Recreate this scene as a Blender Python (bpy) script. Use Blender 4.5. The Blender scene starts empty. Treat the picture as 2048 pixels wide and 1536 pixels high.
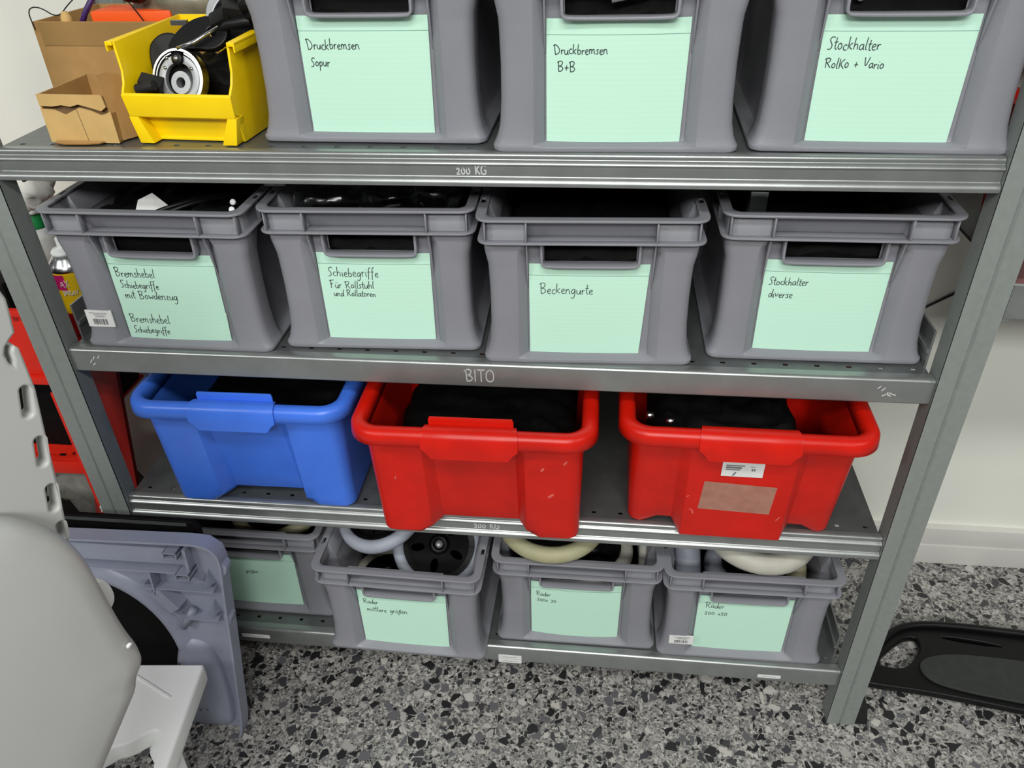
import bpy, bmesh, math, random
from mathutils import Matrix, Vector, Euler, noise
S = bpy.context.scene
COL = S.collection
# ------------------------------------------------------------------ camera
cam_d = bpy.data.cameras.new('camera'); cam = bpy.data.objects.new('camera', cam_d); COL.objects.link(cam)
cam_d.sensor_width = 36.0; cam_d.lens = 27.834; cam_d.clip_start = 0.02
_r = Vector((0.99373, 0.10872, -0.02592)); _u = Vector((-0.03932, 0.55718, 0.82946)); _f = Vector((-0.10462, 0.82325, -0.55796))
cam.matrix_world = Matrix(((_r.x, _u.x, -_f.x, 0.7995), (_r.y, _u.y, -_f.y, -0.9516), (_r.z, _u.z, -_f.z, 1.3843), (0, 0, 0, 1)))
S.camera = cam
# ------------------------------------------------------------------ light
w = bpy.data.worlds.new('room_light'); S.world = w; w.use_nodes = True
w.node_tree.nodes['Background'].inputs[0].default_value = (0.95, 0.97, 1.0, 1)
w.node_tree.nodes['Background'].inputs[1].default_value = 0.07
def lamp(name, loc, sx, sy, power, tilt=0.0):
    d = bpy.data.lights.new(name, 'AREA'); d.shape = 'RECTANGLE'; d.size = sx; d.size_y = sy; d.energy = power
    d.color = (0.985, 1.0, 0.965)
    o = bpy.data.objects.new(name, d); COL.objects.link(o); o.location = loc; o.rotation_euler = (tilt, 0, 0)
    return o
lamp('ceiling_or_fill_light', (0.75, -1.6, 2.75), 1.3, 0.35, 24, math.radians(18))
lamp('ceiling_or_fill_light', (0.8, -3.5, 3.0), 2.2, 0.5, 88, math.radians(44))  # added fill lamp, evens the light from top to bottom shelf
lamp('ceiling_or_fill_light', (-1.6, -2.3, 2.75), 1.2, 0.3, 44)
lamp('ceiling_or_fill_light', (3.2, -1.6, 2.75), 1.2, 0.3, 22)
S.view_settings.view_transform = 'Standard'; S.view_settings.look = 'None'; S.view_settings.gamma = 1.0
S.view_settings.use_curve_mapping = False; S.view_settings.exposure = 0.16

# ------------------------------------------------------------------ materials
def lin(c):
    c = c / 255.0
    return c / 12.92 if c <= 0.04045 else ((c + 0.055) / 1.055) ** 2.4
def rgb(r, g, b): return (lin(r), lin(g), lin(b), 1)
def mat(name, c, rough=0.5, metal=0.0, var=0.06, scale=30, bump=0.0, bscale=400, alpha=1.0, spec=0.5, trans=0.0):
    m = bpy.data.materials.new(name); m.use_nodes = True
    nt = m.node_tree; p = nt.nodes['Principled BSDF']
    p.inputs['Roughness'].default_value = rough; p.inputs['Metallic'].default_value = metal
    p.inputs['Specular IOR Level'].default_value = spec
    p.inputs['Alpha'].default_value = alpha; p.inputs['Transmission Weight'].default_value = trans
    tc = nt.nodes.new('ShaderNodeTexCoord'); n = nt.nodes.new('ShaderNodeTexNoise')
    n.inputs['Scale'].default_value = scale; n.inputs['Detail'].default_value = 4
    nt.links.new(tc.outputs['Object'], n.inputs['Vector'])
    r = nt.nodes.new('ShaderNodeValToRGB'); r.color_ramp.elements[0].position = 0.3; r.color_ramp.elements[1].position = 0.7
    base = rgb(*c)
    r.color_ramp.elements[0].color = tuple(min(1, x * (1 - var)) for x in base[:3]) + (1,)
    r.color_ramp.elements[1].color = tuple(min(1, x * (1 + var)) for x in base[:3]) + (1,)
    nt.links.new(n.outputs['Fac'], r.inputs['Fac']); nt.links.new(r.outputs['Color'], p.inputs['Base Color'])
    if bump:
        n2 = nt.nodes.new('ShaderNodeTexNoise'); n2.inputs['Scale'].default_value = bscale
        nt.links.new(tc.outputs['Object'], n2.inputs['Vector'])
        b = nt.nodes.new('ShaderNodeBump'); b.inputs['Strength'].default_value = bump; b.inputs['Distance'].default_value = 0.001
        nt.links.new(n2.outputs['Fac'], b.inputs['Height']); nt.links.new(b.outputs['Normal'], p.inputs['Normal'])
    return m
M = {}
M['crate'] = mat('grey_plastic', (133, 133, 140), 0.42, 0, 0.04, 14, 0.25, 700)
M['blue'] = mat('blue_plastic', (64, 116, 226), 0.36, 0, 0.06, 18, 0.1, 300)
M['red'] = mat('red_plastic', (204, 24, 9), 0.36, 0, 0.09, 22, 0.1, 300, 1.0, 0.38)
M['steel'] = mat('galvanised_steel', (154, 157, 156), 0.33, 0.7, 0.08, 25, 0.05, 200)
M['post'] = mat('grey_coated_steel', (134, 139, 136), 0.45, 0.1, 0.05, 90, 0.1, 600)
M['letter'] = mat('highlit_embossing', (206, 208, 208), 0.4, 0.25, 0.04, 60)  # lighter tone paints the highlights of the pressed letters
M['panel'] = mat('dull_zinc_sheet', (112, 116, 116), 0.38, 0.6, 0.10, 40)
M['black'] = mat('black_plastic', (10, 10, 11), 0.45, 0, 0.25, 30, 0, 10, 1.0, 0.3)
M['heap'] = mat('matt_black', (8, 8, 8), 0.7, 0, 0.5, 60, 0, 10, 1.0, 0.15)
M['rubber'] = mat('black_rubber', (18, 18, 18), 0.7, 0, 0.2, 60)
M['chrome'] = mat('bright_metal', (205, 207, 208), 0.22, 1.0, 0.05, 40)
M['alu'] = mat('cast_aluminium', (172, 174, 176), 0.42, 0.6, 0.08, 60)
M['yellow'] = mat('yellow_plastic', (254, 212, 4), 0.38, 0, 0.05, 20)
M['card'] = mat('brown_cardboard', (176, 136, 82), 0.85, 0, 0.10, 26, 0.1, 200)
M['card_pale'] = mat('pale_cardboard', (200, 164, 104), 0.85, 0, 0.08, 26, 0.1, 200)
M['card_inner'] = mat('torn_cardboard', (120, 92, 62), 0.9, 0, 0.15, 60)
M['white'] = mat('white_plastic', (184, 184, 182), 0.42, 0, 0.03, 8)
M['white_bright'] = mat('bright_white_plastic', (242, 243, 242), 0.4, 0, 0.03, 8)
M['lilac'] = mat('lilac_grey_plastic', (148, 152, 170), 0.36, 0, 0.06, 12, 0.1, 300)
M['redsteel'] = mat('red_painted_steel', (214, 36, 18), 0.42, 0.0, 0.06, 14)
M['redwine'] = mat('dark_red', (150, 26, 18), 0.45, 0.0, 0.06, 14)  # deeper red of the side panel and tray slots
M['orange'] = mat('orange_plastic', (250, 92, 20), 0.5, 0, 0.05, 14)
M['tyre_blue'] = mat('pale_blue_grey_rubber', (150, 154, 166), 0.6, 0, 0.06, 30)
M['tyre_cream'] = mat('cream_rubber', (164, 160, 128), 0.6, 0, 0.07, 30)
M['tyre_white'] = mat('off_white_rubber', (178, 175, 164), 0.55, 0, 0.10, 30)
def film():
    m = bpy.data.materials.new('clear_film'); m.use_nodes = True; nt = m.node_tree; nt.nodes.clear(); N = nt.nodes.new; L = nt.links.new
    out = N('ShaderNodeOutputMaterial'); mx = N('ShaderNodeMixShader'); tr = N('ShaderNodeBsdfTransparent'); gl_ = N('ShaderNodeBsdfGlossy')
    gl_.inputs['Roughness'].default_value = 0.16; gl_.inputs['Color'].default_value = (.9, .92, .92, 1); tr.inputs['Color'].default_value = (.93, .94, .94, 1)
    tc = N('ShaderNodeTexCoord'); n = N('ShaderNodeTexNoise'); n.inputs['Scale'].default_value = 16; n.inputs['Detail'].default_value = 2
    b = N('ShaderNodeBump'); b.inputs['Strength'].default_value = 0.9; b.inputs['Distance'].default_value = 0.012
    L(tc.outputs['Object'], n.inputs['Vector']); L(n.outputs['Fac'], b.inputs['Height']); L(b.outputs['Normal'], gl_.inputs['Normal'])
    lw = N('ShaderNodeLayerWeight'); lw.inputs['Blend'].default_value = 0.35; L(b.outputs['Normal'], lw.inputs['Normal'])
    ml = N('ShaderNodeMath'); ml.operation = 'MULTIPLY_ADD'; ml.inputs[1].default_value = 0.26; ml.inputs[2].default_value = 0.03; L(lw.outputs['Facing'], ml.inputs[0])
    L(ml.outputs[0], mx.inputs[0]); L(tr.outputs[0], mx.inputs[1]); L(gl_.outputs[0], mx.inputs[2]); L(mx.outputs[0], out.inputs[0])
    return m
M['clear'] = film()
M['tape'] = mat('yellowed_tape', (176, 160, 140), 0.45, 0, 0.15, 60, 0.2, 200, 0.52)
M['sticker'] = mat('white_sticker', (226, 226, 224), 0.5, 0, 0.03, 30)
M['ink'] = mat('dark_ink', (38, 44, 48), 0.6, 0, 0.1, 30)
M['print'] = mat('grey_print', (110, 110, 112), 0.6, 0, 0.1, 30)
M['cloth'] = mat('grey_cloth', (120, 118, 112), 0.9, 0, 0.2, 40, 0.3, 300)
M['whitecloth'] = mat('white_cloth', (222, 220, 212), 0.9, 0, 0.08, 20, 0.3, 200)
M['green'] = mat('green_cap', (10, 120, 58), 0.45)
M['magenta'] = mat('magenta_print', (200, 30, 110), 0.45)
M['canyellow'] = mat('yellow_print', (236, 196, 20), 0.4)
M['canred'] = mat('red_print', (176, 20, 24), 0.4)
M['canblue'] = mat('blue_print', (70, 110, 190), 0.4)
M['brass'] = mat('brass', (150, 120, 60), 0.35, 0.8)
M['purple'] = mat('purple_plastic', (62, 36, 96), 0.4)
M['wall'] = mat('painted_wall', (240, 241, 231), 0.8, 0, 0.02, 3, 0.15, 90)
M['base'] = mat('baseboard_paint', (214, 211, 206), 0.6, 0, 0.04, 8)
M['padgrey'] = mat('dark_grey_pad', (46, 49, 46), 0.8, 0, 0.12, 60, 0.2, 400)
M['grime'] = mat('wall_grime', (150, 138, 118), 0.9, 0, 0.2, 40)
M['mottle'] = mat('olive_grey_film', (128, 122, 104), 0.35, 0, 0.35, 25, 0.3, 60, 0.85)

def terrazzo():
    m = bpy.data.materials.new('terrazzo'); m.use_nodes = True; nt = m.node_tree; p = nt.nodes['Principled BSDF']
    p.inputs['Roughness'].default_value = 0.42
    N = nt.nodes.new; L = nt.links.new
    tc = N('ShaderNodeTexCoord')
    wn = N('ShaderNodeTexNoise'); wn.inputs['Scale'].default_value = 55; wn.inputs['Detail'].default_value = 2
    L(tc.outputs['Object'], wn.inputs['Vector'])
    wm = N('ShaderNodeVectorMath'); wm.operation = 'MULTIPLY_ADD'
    wm.inputs[1].default_value = (0.011, 0.011, 0.0); L(wn.outputs['Color'], wm.inputs[0]); L(tc.outputs['Object'], wm.inputs[2])
    base = N('ShaderNodeTexNoise'); base.inputs['Scale'].default_value = 220; base.inputs['Detail'].default_value = 3
    L(tc.outputs['Object'], base.inputs['Vector'])
    br = N('ShaderNodeValToRGB'); br.color_ramp.elements[0].position = 0.36; br.color_ramp.elements[1].position = 0.62
    br.color_ramp.elements[0].color = rgb(112, 110, 108); br.color_ramp.elements[1].color = rgb(168, 166, 161)
    L(base.outputs['Fac'], br.inputs['Fac']); cur = br.outputs['Color']
    specs = [(230, 0.10, 0.55, [(0.0, (66, 64, 64)), (0.30, (108, 106, 104)), (0.6, (176, 173, 168)), (0.85, (196, 193, 187))]),
             (110, 0.11, 0.36, [(0.0, (46, 44, 46)), (0.36, (84, 82, 84)), (0.55, (120, 118, 118)), (0.75, (182, 178, 172))]),
             (58, 0.11, 0.30, [(0.0, (38, 37, 39)), (0.42, (66, 64, 68)), (0.62, (100, 98, 102)), (0.8, (168, 164, 160)), (0.92, (192, 188, 182))])]
    for sc, edge, keep, ramp in specs:
        v = N('ShaderNodeTexVoronoi'); v.voronoi_dimensions = '2D'; v.inputs['Scale'].default_value = sc; L(wm.outputs[0], v.inputs['Vector'])
        e = N('ShaderNodeTexVoronoi'); e.voronoi_dimensions = '2D'; e.feature = 'DISTANCE_TO_EDGE'; e.inputs['Scale'].default_value = sc; L(wm.outputs[0], e.inputs['Vector'])
        sp = N('ShaderNodeSeparateColor'); L(v.outputs['Color'], sp.inputs[0])
        r = N('ShaderNodeValToRGB'); r.color_ramp.interpolation = 'CONSTANT'
        while len(r.color_ramp.elements) < len(ramp): r.color_ramp.elements.new(0.5)
        for el, (po, c) in zip(r.color_ramp.elements, ramp): el.position = po; el.color = rgb(*c)
        L(sp.outputs[0], r.inputs['Fac'])
        g1 = N('ShaderNodeMath'); g1.operation = 'GREATER_THAN'; L(e.outputs['Distance'], g1.inputs[0])
        ma = N('ShaderNodeMath'); ma.operation = 'MULTIPLY_ADD'; L(sp.outputs[2], ma.inputs[0]); ma.inputs[1].default_value = edge * 1.8; ma.inputs[2].default_value = edge * 0.3
        L(ma.outputs[0], g1.inputs[1])
        g2 = N('ShaderNodeMath'); g2.operation = 'LESS_THAN'; L(sp.outputs[1], g2.inputs[0]); g2.inputs[1].default_value = keep
        mu = N('ShaderNodeMath'); mu.operation = 'MULTIPLY'; L(g1.outputs[0], mu.inputs[0]); L(g2.outputs[0], mu.inputs[1])
        mx = N('ShaderNodeMix'); mx.data_type = 'RGBA'; L(mu.outputs[0], mx.inputs['Factor']); L(cur, mx.inputs['A']); L(r.outputs['Color'], mx.inputs['B'])
        cur = mx.outputs['Result']
    L(cur, p.inputs['Base Color'])
    return m
M['floor'] = terrazzo()
def paper():
    m = bpy.data.materials.new('mint_ruled_paper'); m.use_nodes = True; nt = m.node_tree; p = nt.nodes['Principled BSDF']
    p.inputs['Roughness'].default_value = 0.8; N = nt.nodes.new; L = nt.links.new
    tc = N('ShaderNodeTexCoord'); sx = N('ShaderNodeSeparateXYZ'); L(tc.outputs['Object'], sx.inputs[0])
    def band(period, off, width):
        a = N('ShaderNodeMath'); a.operation = 'ADD'; L(sx.outputs[2], a.inputs[0]); a.inputs[1].default_value = off
        mo = N('ShaderNodeMath'); mo.operation = 'FLOORED_MODULO'; L(a.outputs[0], mo.inputs[0]); mo.inputs[1].default_value = period
        lt = N('ShaderNodeMath'); lt.operation = 'LESS_THAN'; L(mo.outputs[0], lt.inputs[0]); lt.inputs[1].default_value = width
        return lt.outputs[0]
    mx = N('ShaderNodeMix'); mx.data_type = 'RGBA'; L(band(0.0062, 0.0, 0.0006), mx.inputs['Factor'])
    mx.inputs['A'].default_value = rgb(194, 233, 212); mx.inputs['B'].default_value = rgb(190, 228, 210)
    mx2 = N('ShaderNodeMix'); mx2.data_type = 'RGBA'; L(band(0.2, -0.1301, 0.0007), mx2.inputs['Factor'])
    L(mx.outputs['Result'], mx2.inputs['A']); mx2.inputs['B'].default_value = rgb(104, 140, 134)
    L(mx2.outputs['Result'], p.inputs['Base Color'])
    return m
M['paper'] = paper()

# ------------------------------------------------------------------ mesh helpers
class MB:
    def __init__(s): s.v = []; s.f = []; s.sm = []
    def add(s, vs, fs, smooth=False):
        b = len(s.v); s.v += [tuple(x) for x in vs]
        for f in fs: s.f.append(tuple(b + i for i in f)); s.sm.append(smooth)
        return s
    def box(s, x0, x1, y0, y1, z0, z1, rot=None, piv=None):
        vs = [Vector((x, y, z)) for x in (x0, x1) for y in (y0, y1) for z in (z0, z1)]
        if rot is not None:
            pv = Vector(piv) if piv is not None else Vector(((x0 + x1) / 2, (y0 + y1) / 2, (z0 + z1) / 2))
            R = Euler(rot).to_matrix(); vs = [R @ (v - pv) + pv for v in vs]
        return s.add(vs, [(0, 1, 3, 2), (4, 6, 7, 5), (0, 4, 5, 1), (2, 3, 7, 6), (0, 2, 6, 4), (1, 5, 7, 3)])
    def rings(s, rings, cap0=True, cap1=True, smooth=False, closed=True):
        n = len(rings[0]); b = [v for r in rings for v in r]; f = []
        for i in range(len(rings) - 1):
            for j in range(n if closed else n - 1):
                k = (j + 1) % n
                f.append((i * n + j, i * n + k, (i + 1) * n + k, (i + 1) * n + j))
        if cap0: f.append(tuple(range(n))[::-1])
        if cap1: f.append(tuple((len(rings) - 1) * n + j for j in range(n)))
        return s.add(b, f, smooth)
    def tube(s, pts, r, n=10, caps=True, smooth=True):
        pts = [Vector(p) for p in pts]; rs = r if isinstance(r, (list, tuple)) else [r] * len(pts); out = []
        up = Vector((0, 0, 1)); prev = None
        for i, p in enumerate(pts):
            t = (pts[min(i + 1, len(pts) - 1)] - pts[max(i - 1, 0)]).normalized()
            if prev is None:
                a = t.cross(up);  a = t.cross(Vector((1, 0, 0))) if a.length < 1e-3 else a
                a.normalize()
            else:
                a = (prev - t * prev.dot(t)).normalized()
            prev = a; b = t.cross(a)
            out.append([p + (a * math.cos(2 * math.pi * k / n) + b * math.sin(2 * math.pi * k / n)) * rs[i] for k in range(n)])
        return s.rings(out, caps, caps, smooth)
    def lathe(s, prof, c=(0, 0, 0), n=32, smooth=True, cap=True):
        rg = [[(c[0] + r * math.cos(2 * math.pi * k / n), c[1] + r * math.sin(2 * math.pi * k / n), c[2] + z) for k in range(n)] for r, z in prof]
        return s.rings(rg, cap, cap, smooth)
    def slab(s, P, polys, fn_bot, fn_top):
        """P 2D points, polys index lists; doubles them and walls the boundary"""
        n = len(P); vs = [fn_bot(p) for p in P] + [fn_top(p) for p in P]; f = []; cnt = {}
        for q in polys:
            f.append(tuple(q)[::-1]); f.append(tuple(i + n for i in q))
            for a, b in zip(q, q[1:] + q[:1]): cnt[(a, b)] = 1
        for (a, b) in cnt:
            if (b, a) not in cnt: f.append((a, b, b + n, a + n))
        return s.add(vs, f)
    def sweep(s, prof, path_pts, smooth=False):
        return s.rings([[fn(p) for p in prof] for fn in path_pts], smooth=smooth)
    def xform(s, m):
        s.v = [tuple(m @ Vector(v)) for v in s.v]; return s
    def build(s, name, m, parent=None, bevel=0.0, loc=None, seg=2, weld=False):
        me = bpy.data.meshes.new(name); me.from_pydata(s.v, [], s.f); me.update()
        me.polygons.foreach_set('use_smooth', s.sm)
        bm = bmesh.new(); bm.from_mesh(me)
        if weld: bmesh.ops.remove_doubles(bm, verts=bm.verts, dist=1e-5)
        bmesh.ops.recalc_face_normals(bm, faces=bm.faces)
        if bevel:
            es = [e for e in bm.edges if len(e.link_faces) == 2 and e.calc_face_angle(0) > 0.5]
            bmesh.ops.bevel(bm, geom=es, offset=bevel, segments=seg, affect='EDGES', clamp_overlap=True, profile=0.6)
            for f in bm.faces: f.smooth = True
        bm.to_mesh(me); bm.free()
        if bevel: me.set_sharp_from_angle(angle=math.radians(50))
        me.materials.append(m)
        o = bpy.data.objects.new(name, me); COL.objects.link(o)
        if parent is not None: o.parent = parent
        if loc is not None: o.location = loc
        return o
def tag(o, label, cat, group=None, kind=None):
    o['label'] = label; o['category'] = cat
    if group: o['group'] = group
    if kind: o['kind'] = kind
    return o
def thing(name, label, cat, loc=(0, 0, 0), rot=(0, 0, 0), group=None):
    o = bpy.data.objects.new(name, None); o.empty_display_size = 0.05; COL.objects.link(o); o.location = loc; o.rotation_euler = rot
    return tag(o, label, cat, group)
def dup(root, label, loc, rot=(0, 0, 0), group=None, scale=None):
    r = root.copy(); COL.objects.link(r); r.location = loc; r.rotation_euler = rot; r['label'] = label
    if scale: r.scale = scale
    if group: r['group'] = group
    for ch in list(root.children):
        c = ch.copy(); COL.objects.link(c); c.parent = r
        for g in list(ch.children):
            d = g.copy(); COL.objects.link(d); d.parent = c
    return r
def struct(mb, name, m, **k):
    o = mb.build(name, m, **k); o['kind'] = 'structure'; return o
def rrect(hx, hy, r, n=5, cx=0, cy=0):
    out = []
    for sx, sy, a0 in ((1, 1, 0), (-1, 1, 90), (-1, -1, 180), (1, -1, 270)):
        for k in range(n + 1):
            a = math.radians(a0 + 90 * k / n)
            out.append((cx + sx * (hx - r) + r * math.cos(a), cy + sy * (hy - r) + r * math.sin(a)))
    return out
def plate(name, outlines, thick, m, parent=None, bevel=0.0, res=0, smooth_pts=False):
    """flat plate in local XY with holes, thickness along Z (centred)"""
    cu = bpy.data.curves.new(name, 'CURVE'); cu.dimensions = '2D'; cu.fill_mode = 'BOTH'
    cu.extrude = max(thick / 2 - bevel, 0.0001); cu.bevel_depth = bevel; cu.bevel_resolution = 3; cu.offset = -bevel
    for ol in outlines:
        sp = cu.splines.new('POLY'); sp.points.add(len(ol) - 1); sp.use_cyclic_u = True
        for pt, q in zip(sp.points, ol): pt.co = (q[0], q[1], 0, 1)
    tmp = bpy.data.objects.new(name, cu); COL.objects.link(tmp)
    dg = bpy.context.evaluated_depsgraph_get(); me = bpy.data.meshes.new_from_object(tmp.evaluated_get(dg))
    bpy.data.objects.remove(tmp); bpy.data.curves.remove(cu)
    me.name = name; me.materials.clear(); me.materials.append(m)
    for p in me.polygons: p.use_smooth = bevel > 0
    if bevel: me.set_sharp_from_angle(angle=math.radians(40))
    o = bpy.data.objects.new(name, me); COL.objects.link(o)
    if parent is not None: o.parent = parent
    return o
def chaikin(p, n=2, closed=False):
    for _ in range(n):
        q = [] if closed else [p[0]]
        rng = range(len(p)) if closed else range(len(p) - 1)
        for i in rng:
            a, b = p[i], p[(i + 1) % len(p)]
            q += [tuple(a[k] * .75 + b[k] * .25 for k in range(len(a))), tuple(a[k] * .25 + b[k] * .75 for k in range(len(a)))]
        p = q if closed else q + [p[-1]]
    return p
def ellipse(cx, cy, rx, ry, n=40, rot=0):
    return [(cx + rx * math.cos(2 * math.pi * k / n) * math.cos(rot) - ry * math.sin(2 * math.pi * k / n) * math.sin(rot),
             cy + rx * math.cos(2 * math.pi * k / n) * math.sin(rot) + ry * math.sin(2 * math.pi * k / n) * math.cos(rot)) for k in range(n)]

# ------------------------------------------------------------------ handwriting (single-line pen strokes)
G = {}
def gl(ch, adv, *st): G[ch] = (adv, [[(s[i], s[i + 1]) for i in range(0, len(s), 2)] for s in st])
gl('D', .72, (.06, .98, .2, .04), (-.04, .9, .1, 1.02, .35, .9, .6, .55, .6, .25, .4, .05, .16, .02))
gl('S', .5, (.5, .92, .36, 1.02, .16, .9, .14, .7, .34, .45, .38, .2, .22, .02, .04, .06))
gl('B', .6, (.05, .98, .12, .02), (-.06, .86, .12, 1.0, .4, .98, .44, .76, .3, .56, .12, .52), (.14, .52, .42, .46, .52, .24, .36, .04, .1, .02))
gl('R', .62, (.06, .96, .12, .02), (-.08, .84, .14, 1.0, .42, .96, .46, .74, .3, .54, .14, .5), (.2, .5, .56, .02))
gl('V', .5, (.04, .98, .18, .02, .5, 1.0))
gl('F', .55, (.14, .96, .12, .02), (-.06, .84, .12, .98, .5, .98), (.0, .52, .36, .54))
gl('K', .55, (.08, .98, .1, .02), (.5, .96, .12, .5, .52, .02))
gl('a', .46, (.36, .44, .2, .5, .06, .34, .06, .12, .18, .02, .32, .14, .37, .42), (.37, .48, .36, .12, .46, .04))
gl('b', .44, (.1, 1.0, .08, .3, .1, .04, .28, .02, .38, .2, .34, .4, .2, .46, .1, .36))
gl('c', .36, (.34, .42, .2, .5, .07, .34, .07, .14, .2, .02, .36, .08))
gl('d', .46, (.36, .42, .18, .48, .06, .28, .1, .04, .26, .04, .38, .3, .42, 1.0), (.41, .8, .38, .2, .48, .03))
gl('e', .4, (.06, .24, .28, .28, .34, .4, .22, .5, .08, .38, .07, .14, .2, .01, .38, .08))
gl('f', .34, (.34, .9, .26, 1.0, .16, .84, .14, .3, .12, -.34), (.02, .48, .3, .5))
gl('g', .46, (.36, .44, .2, .5, .06, .32, .1, .08, .26, .06, .38, .44), (.38, .46, .36, -.2, .2, -.4, .04, -.28))
gl('h', .46, (.1, 1.0, .08, .02), (.09, .3, .2, .48, .34, .44, .36, .2, .38, .02))
gl('i', .22, (.1, .48, .1, .08, .18, .02), (.13, .7, .15, .74))
gl('k', .46, (.1, 1.0, .08, .02), (.38, .52, .1, .26, .4, .02))
gl('l', .24, (.14, 1.0, .08, .3, .12, .05, .22, .04))
gl('m', .66, (.06, .48, .08, .02), (.08, .3, .18, .48, .28, .42, .3, .04), (.3, .3, .42, .48, .52, .42, .54, .1, .62, .02))
gl('n', .48, (.06, .48, .08, .02), (.08, .3, .2, .48, .34, .42, .36, .12, .44, .02))
gl('o', .44, (.22, .5, .08, .4, .06, .14, .2, .02, .36, .14, .36, .38, .22, .5, .14, .44))
gl('p', .44, (.06, .46, .1, .1, .08, -.42), (.1, .3, .2, .48, .36, .42, .36, .16, .22, .04, .1, .1))
gl('r', .34, (.06, .48, .1, .02), (.1, .28, .18, .46, .32, .44))
gl('s', .36, (.32, .44, .2, .5, .1, .4, .2, .28, .28, .14, .2, .02, .04, .06))
gl('t', .3, (.16, .9, .12, .2, .2, .02, .3, .06), (.0, .54, .3, .58))
gl('u', .46, (.06, .48, .06, .16, .18, .02, .32, .1, .38, .48), (.38, .48, .38, .1, .46, .02))
gl('v', .4, (.04, .48, .16, .02, .36, .5))
gl('w', .56, (.04, .48, .14, .02, .28, .36, .4, .02, .54, .5))
gl('z', .38, (.04, .46, .34, .48, .04, .04, .36, .02))
gl('\u00df', .42, (.04, -.36, .14, .7, .3, .86, .38, .7, .22, .5, .38, .3, .34, .06, .18, .02))
gl('\u00e4', .46, *[tuple(x for p in s for x in p) for s in G['a'][1]], (.12, .68, .13, .74), (.28, .7, .29, .76))
gl('\u00f6', .44, *[tuple(x for p in s for x in p) for s in G['o'][1]], (.12, .68, .13, .74), (.28, .7, .29, .76))
gl('\u00fc', .46, *[tuple(x for p in s for x in p) for s in G['u'][1]], (.12, .68, .13, .74), (.28, .7, .29, .76))
gl('+', .5, (.06, .34, .42, .36), (.24, .58, .22, .12))
gl('x', .42, (.06, .42, .32, .06), (.32, .44, .06, .06))
gl('0', .5, (.24, .62, .08, .5, .08, .14, .24, .02, .4, .14, .4, .48, .24, .62, .16, .56))
gl('2', .48, (.06, .5, .2, .64, .36, .5, .28, .26, .04, .02, .42, .04))
gl('3', .46, (.06, .56, .24, .64, .36, .5, .2, .34, .36, .2, .26, .02, .04, .06))
gl('5', .46, (.4, .64, .12, .62, .08, .36, .28, .4, .38, .22, .26, .02, .06, .04))
gl('6', .46, (.34, .66, .12, .4, .08, .14, .22, .02, .36, .14, .28, .32, .1, .26))
gl('E', .5, (.42, .98, .08, .98, .08, .02, .42, .02), (.08, .5, .36, .5))
gl('T', .55, (.02, .98, .52, .98), (.27, .98, .27, .02))
gl('I', .25, (.1, .98, .1, .02))
gl('O', .7, (.34, 1.0, .1, .84, .06, .2, .34, 0, .6, .2, .58, .84, .34, 1.0, .3, 1.0))
gl('G', .66, (.56, .84, .34, 1.0, .1, .8, .08, .2, .34, .0, .56, .14, .56, .44, .36, .44))
gl('A', .6, (.04, .0, .28, 1.0, .54, 0), (.14, .36, .44, .36))
gl('X', .55, (.04, 1.0, .5, 0), (.5, 1.0, .04, 0))
gl('P', .55, (.08, 0, .08, 1.0, .38, .98, .48, .76, .36, .54, .08, .5))
gl('Y', .5, (.02, 1.0, .26, .5, .5, 1.0), (.26, .5, .24, 0))
gl('M', .7, (.06, 0, .1, 1.0, .34, .3, .58, 1.0, .62, 0))
gl(' ', .42)
def strokes(txt, x, z, width, slant=.04, rnd=None, smooth=2):
    tot = sum(G[c][0] for c in txt); sc = width / tot; out = []; cx = 0.0
    for c in txt:
        a, st = G[c]; jy = rnd.uniform(-.05, .05) if rnd else 0; js = rnd.uniform(.92, 1.08) if rnd else 1
        for s in st:
            out.append(chaikin([(x + (cx + px + slant * py) * sc, z + (py * js + jy) * sc) for px, py in s], smooth) if smooth else
                       [(x + (cx + px) * sc, z + py * sc) for px, py in s])
        cx += a
    return out
def ribbon(mb, pts, wd, y, thick=0.0):
    """pen line in the XZ plane facing -Y"""
    n = len(pts); L = []; R = []
    for i, p in enumerate(pts):
        a, b = pts[max(i - 1, 0)], pts[min(i + 1, n - 1)]
        dx, dz = b[0] - a[0], b[1] - a[1]; l = math.hypot(dx, dz) or 1
        nx, nz = -dz / l * wd / 2, dx / l * wd / 2
        yy = y(p[0]) if callable(y) else y
        L.append((p[0] + nx, yy, p[1] + nz)); R.append((p[0] - nx, yy, p[1] - nz))
    if thick:
        rg = []
        for l, r in zip(L, R): rg.append([l, r, (r[0], r[1] + thick, r[2]), (l[0], l[1] + thick, l[2])])
        mb.rings(rg)
    else:
        mb.add(L + R, [(i, i + 1, n + i + 1, n + i) for i in range(n - 1)])

# ------------------------------------------------------------------ room
struct(MB().box(-2.2, 3.4, -3.2, 0.46, -0.06, 0.0), 'floor', M['floor'])
struct(MB().box(-2.2, 3.4, 0.445, 0.56, 0.0, 2.8), 'wall_back', M['wall'])
bb = MB(); bb.box(-2.2, 3.4, 0.424, 0.447, 0.0, 0.056); bb.box(-2.2, 3.4, 0.428, 0.447, 0.0565, 0.104)
struct(bb, 'baseboard_back', M['base'], bevel=0.002)

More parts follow.
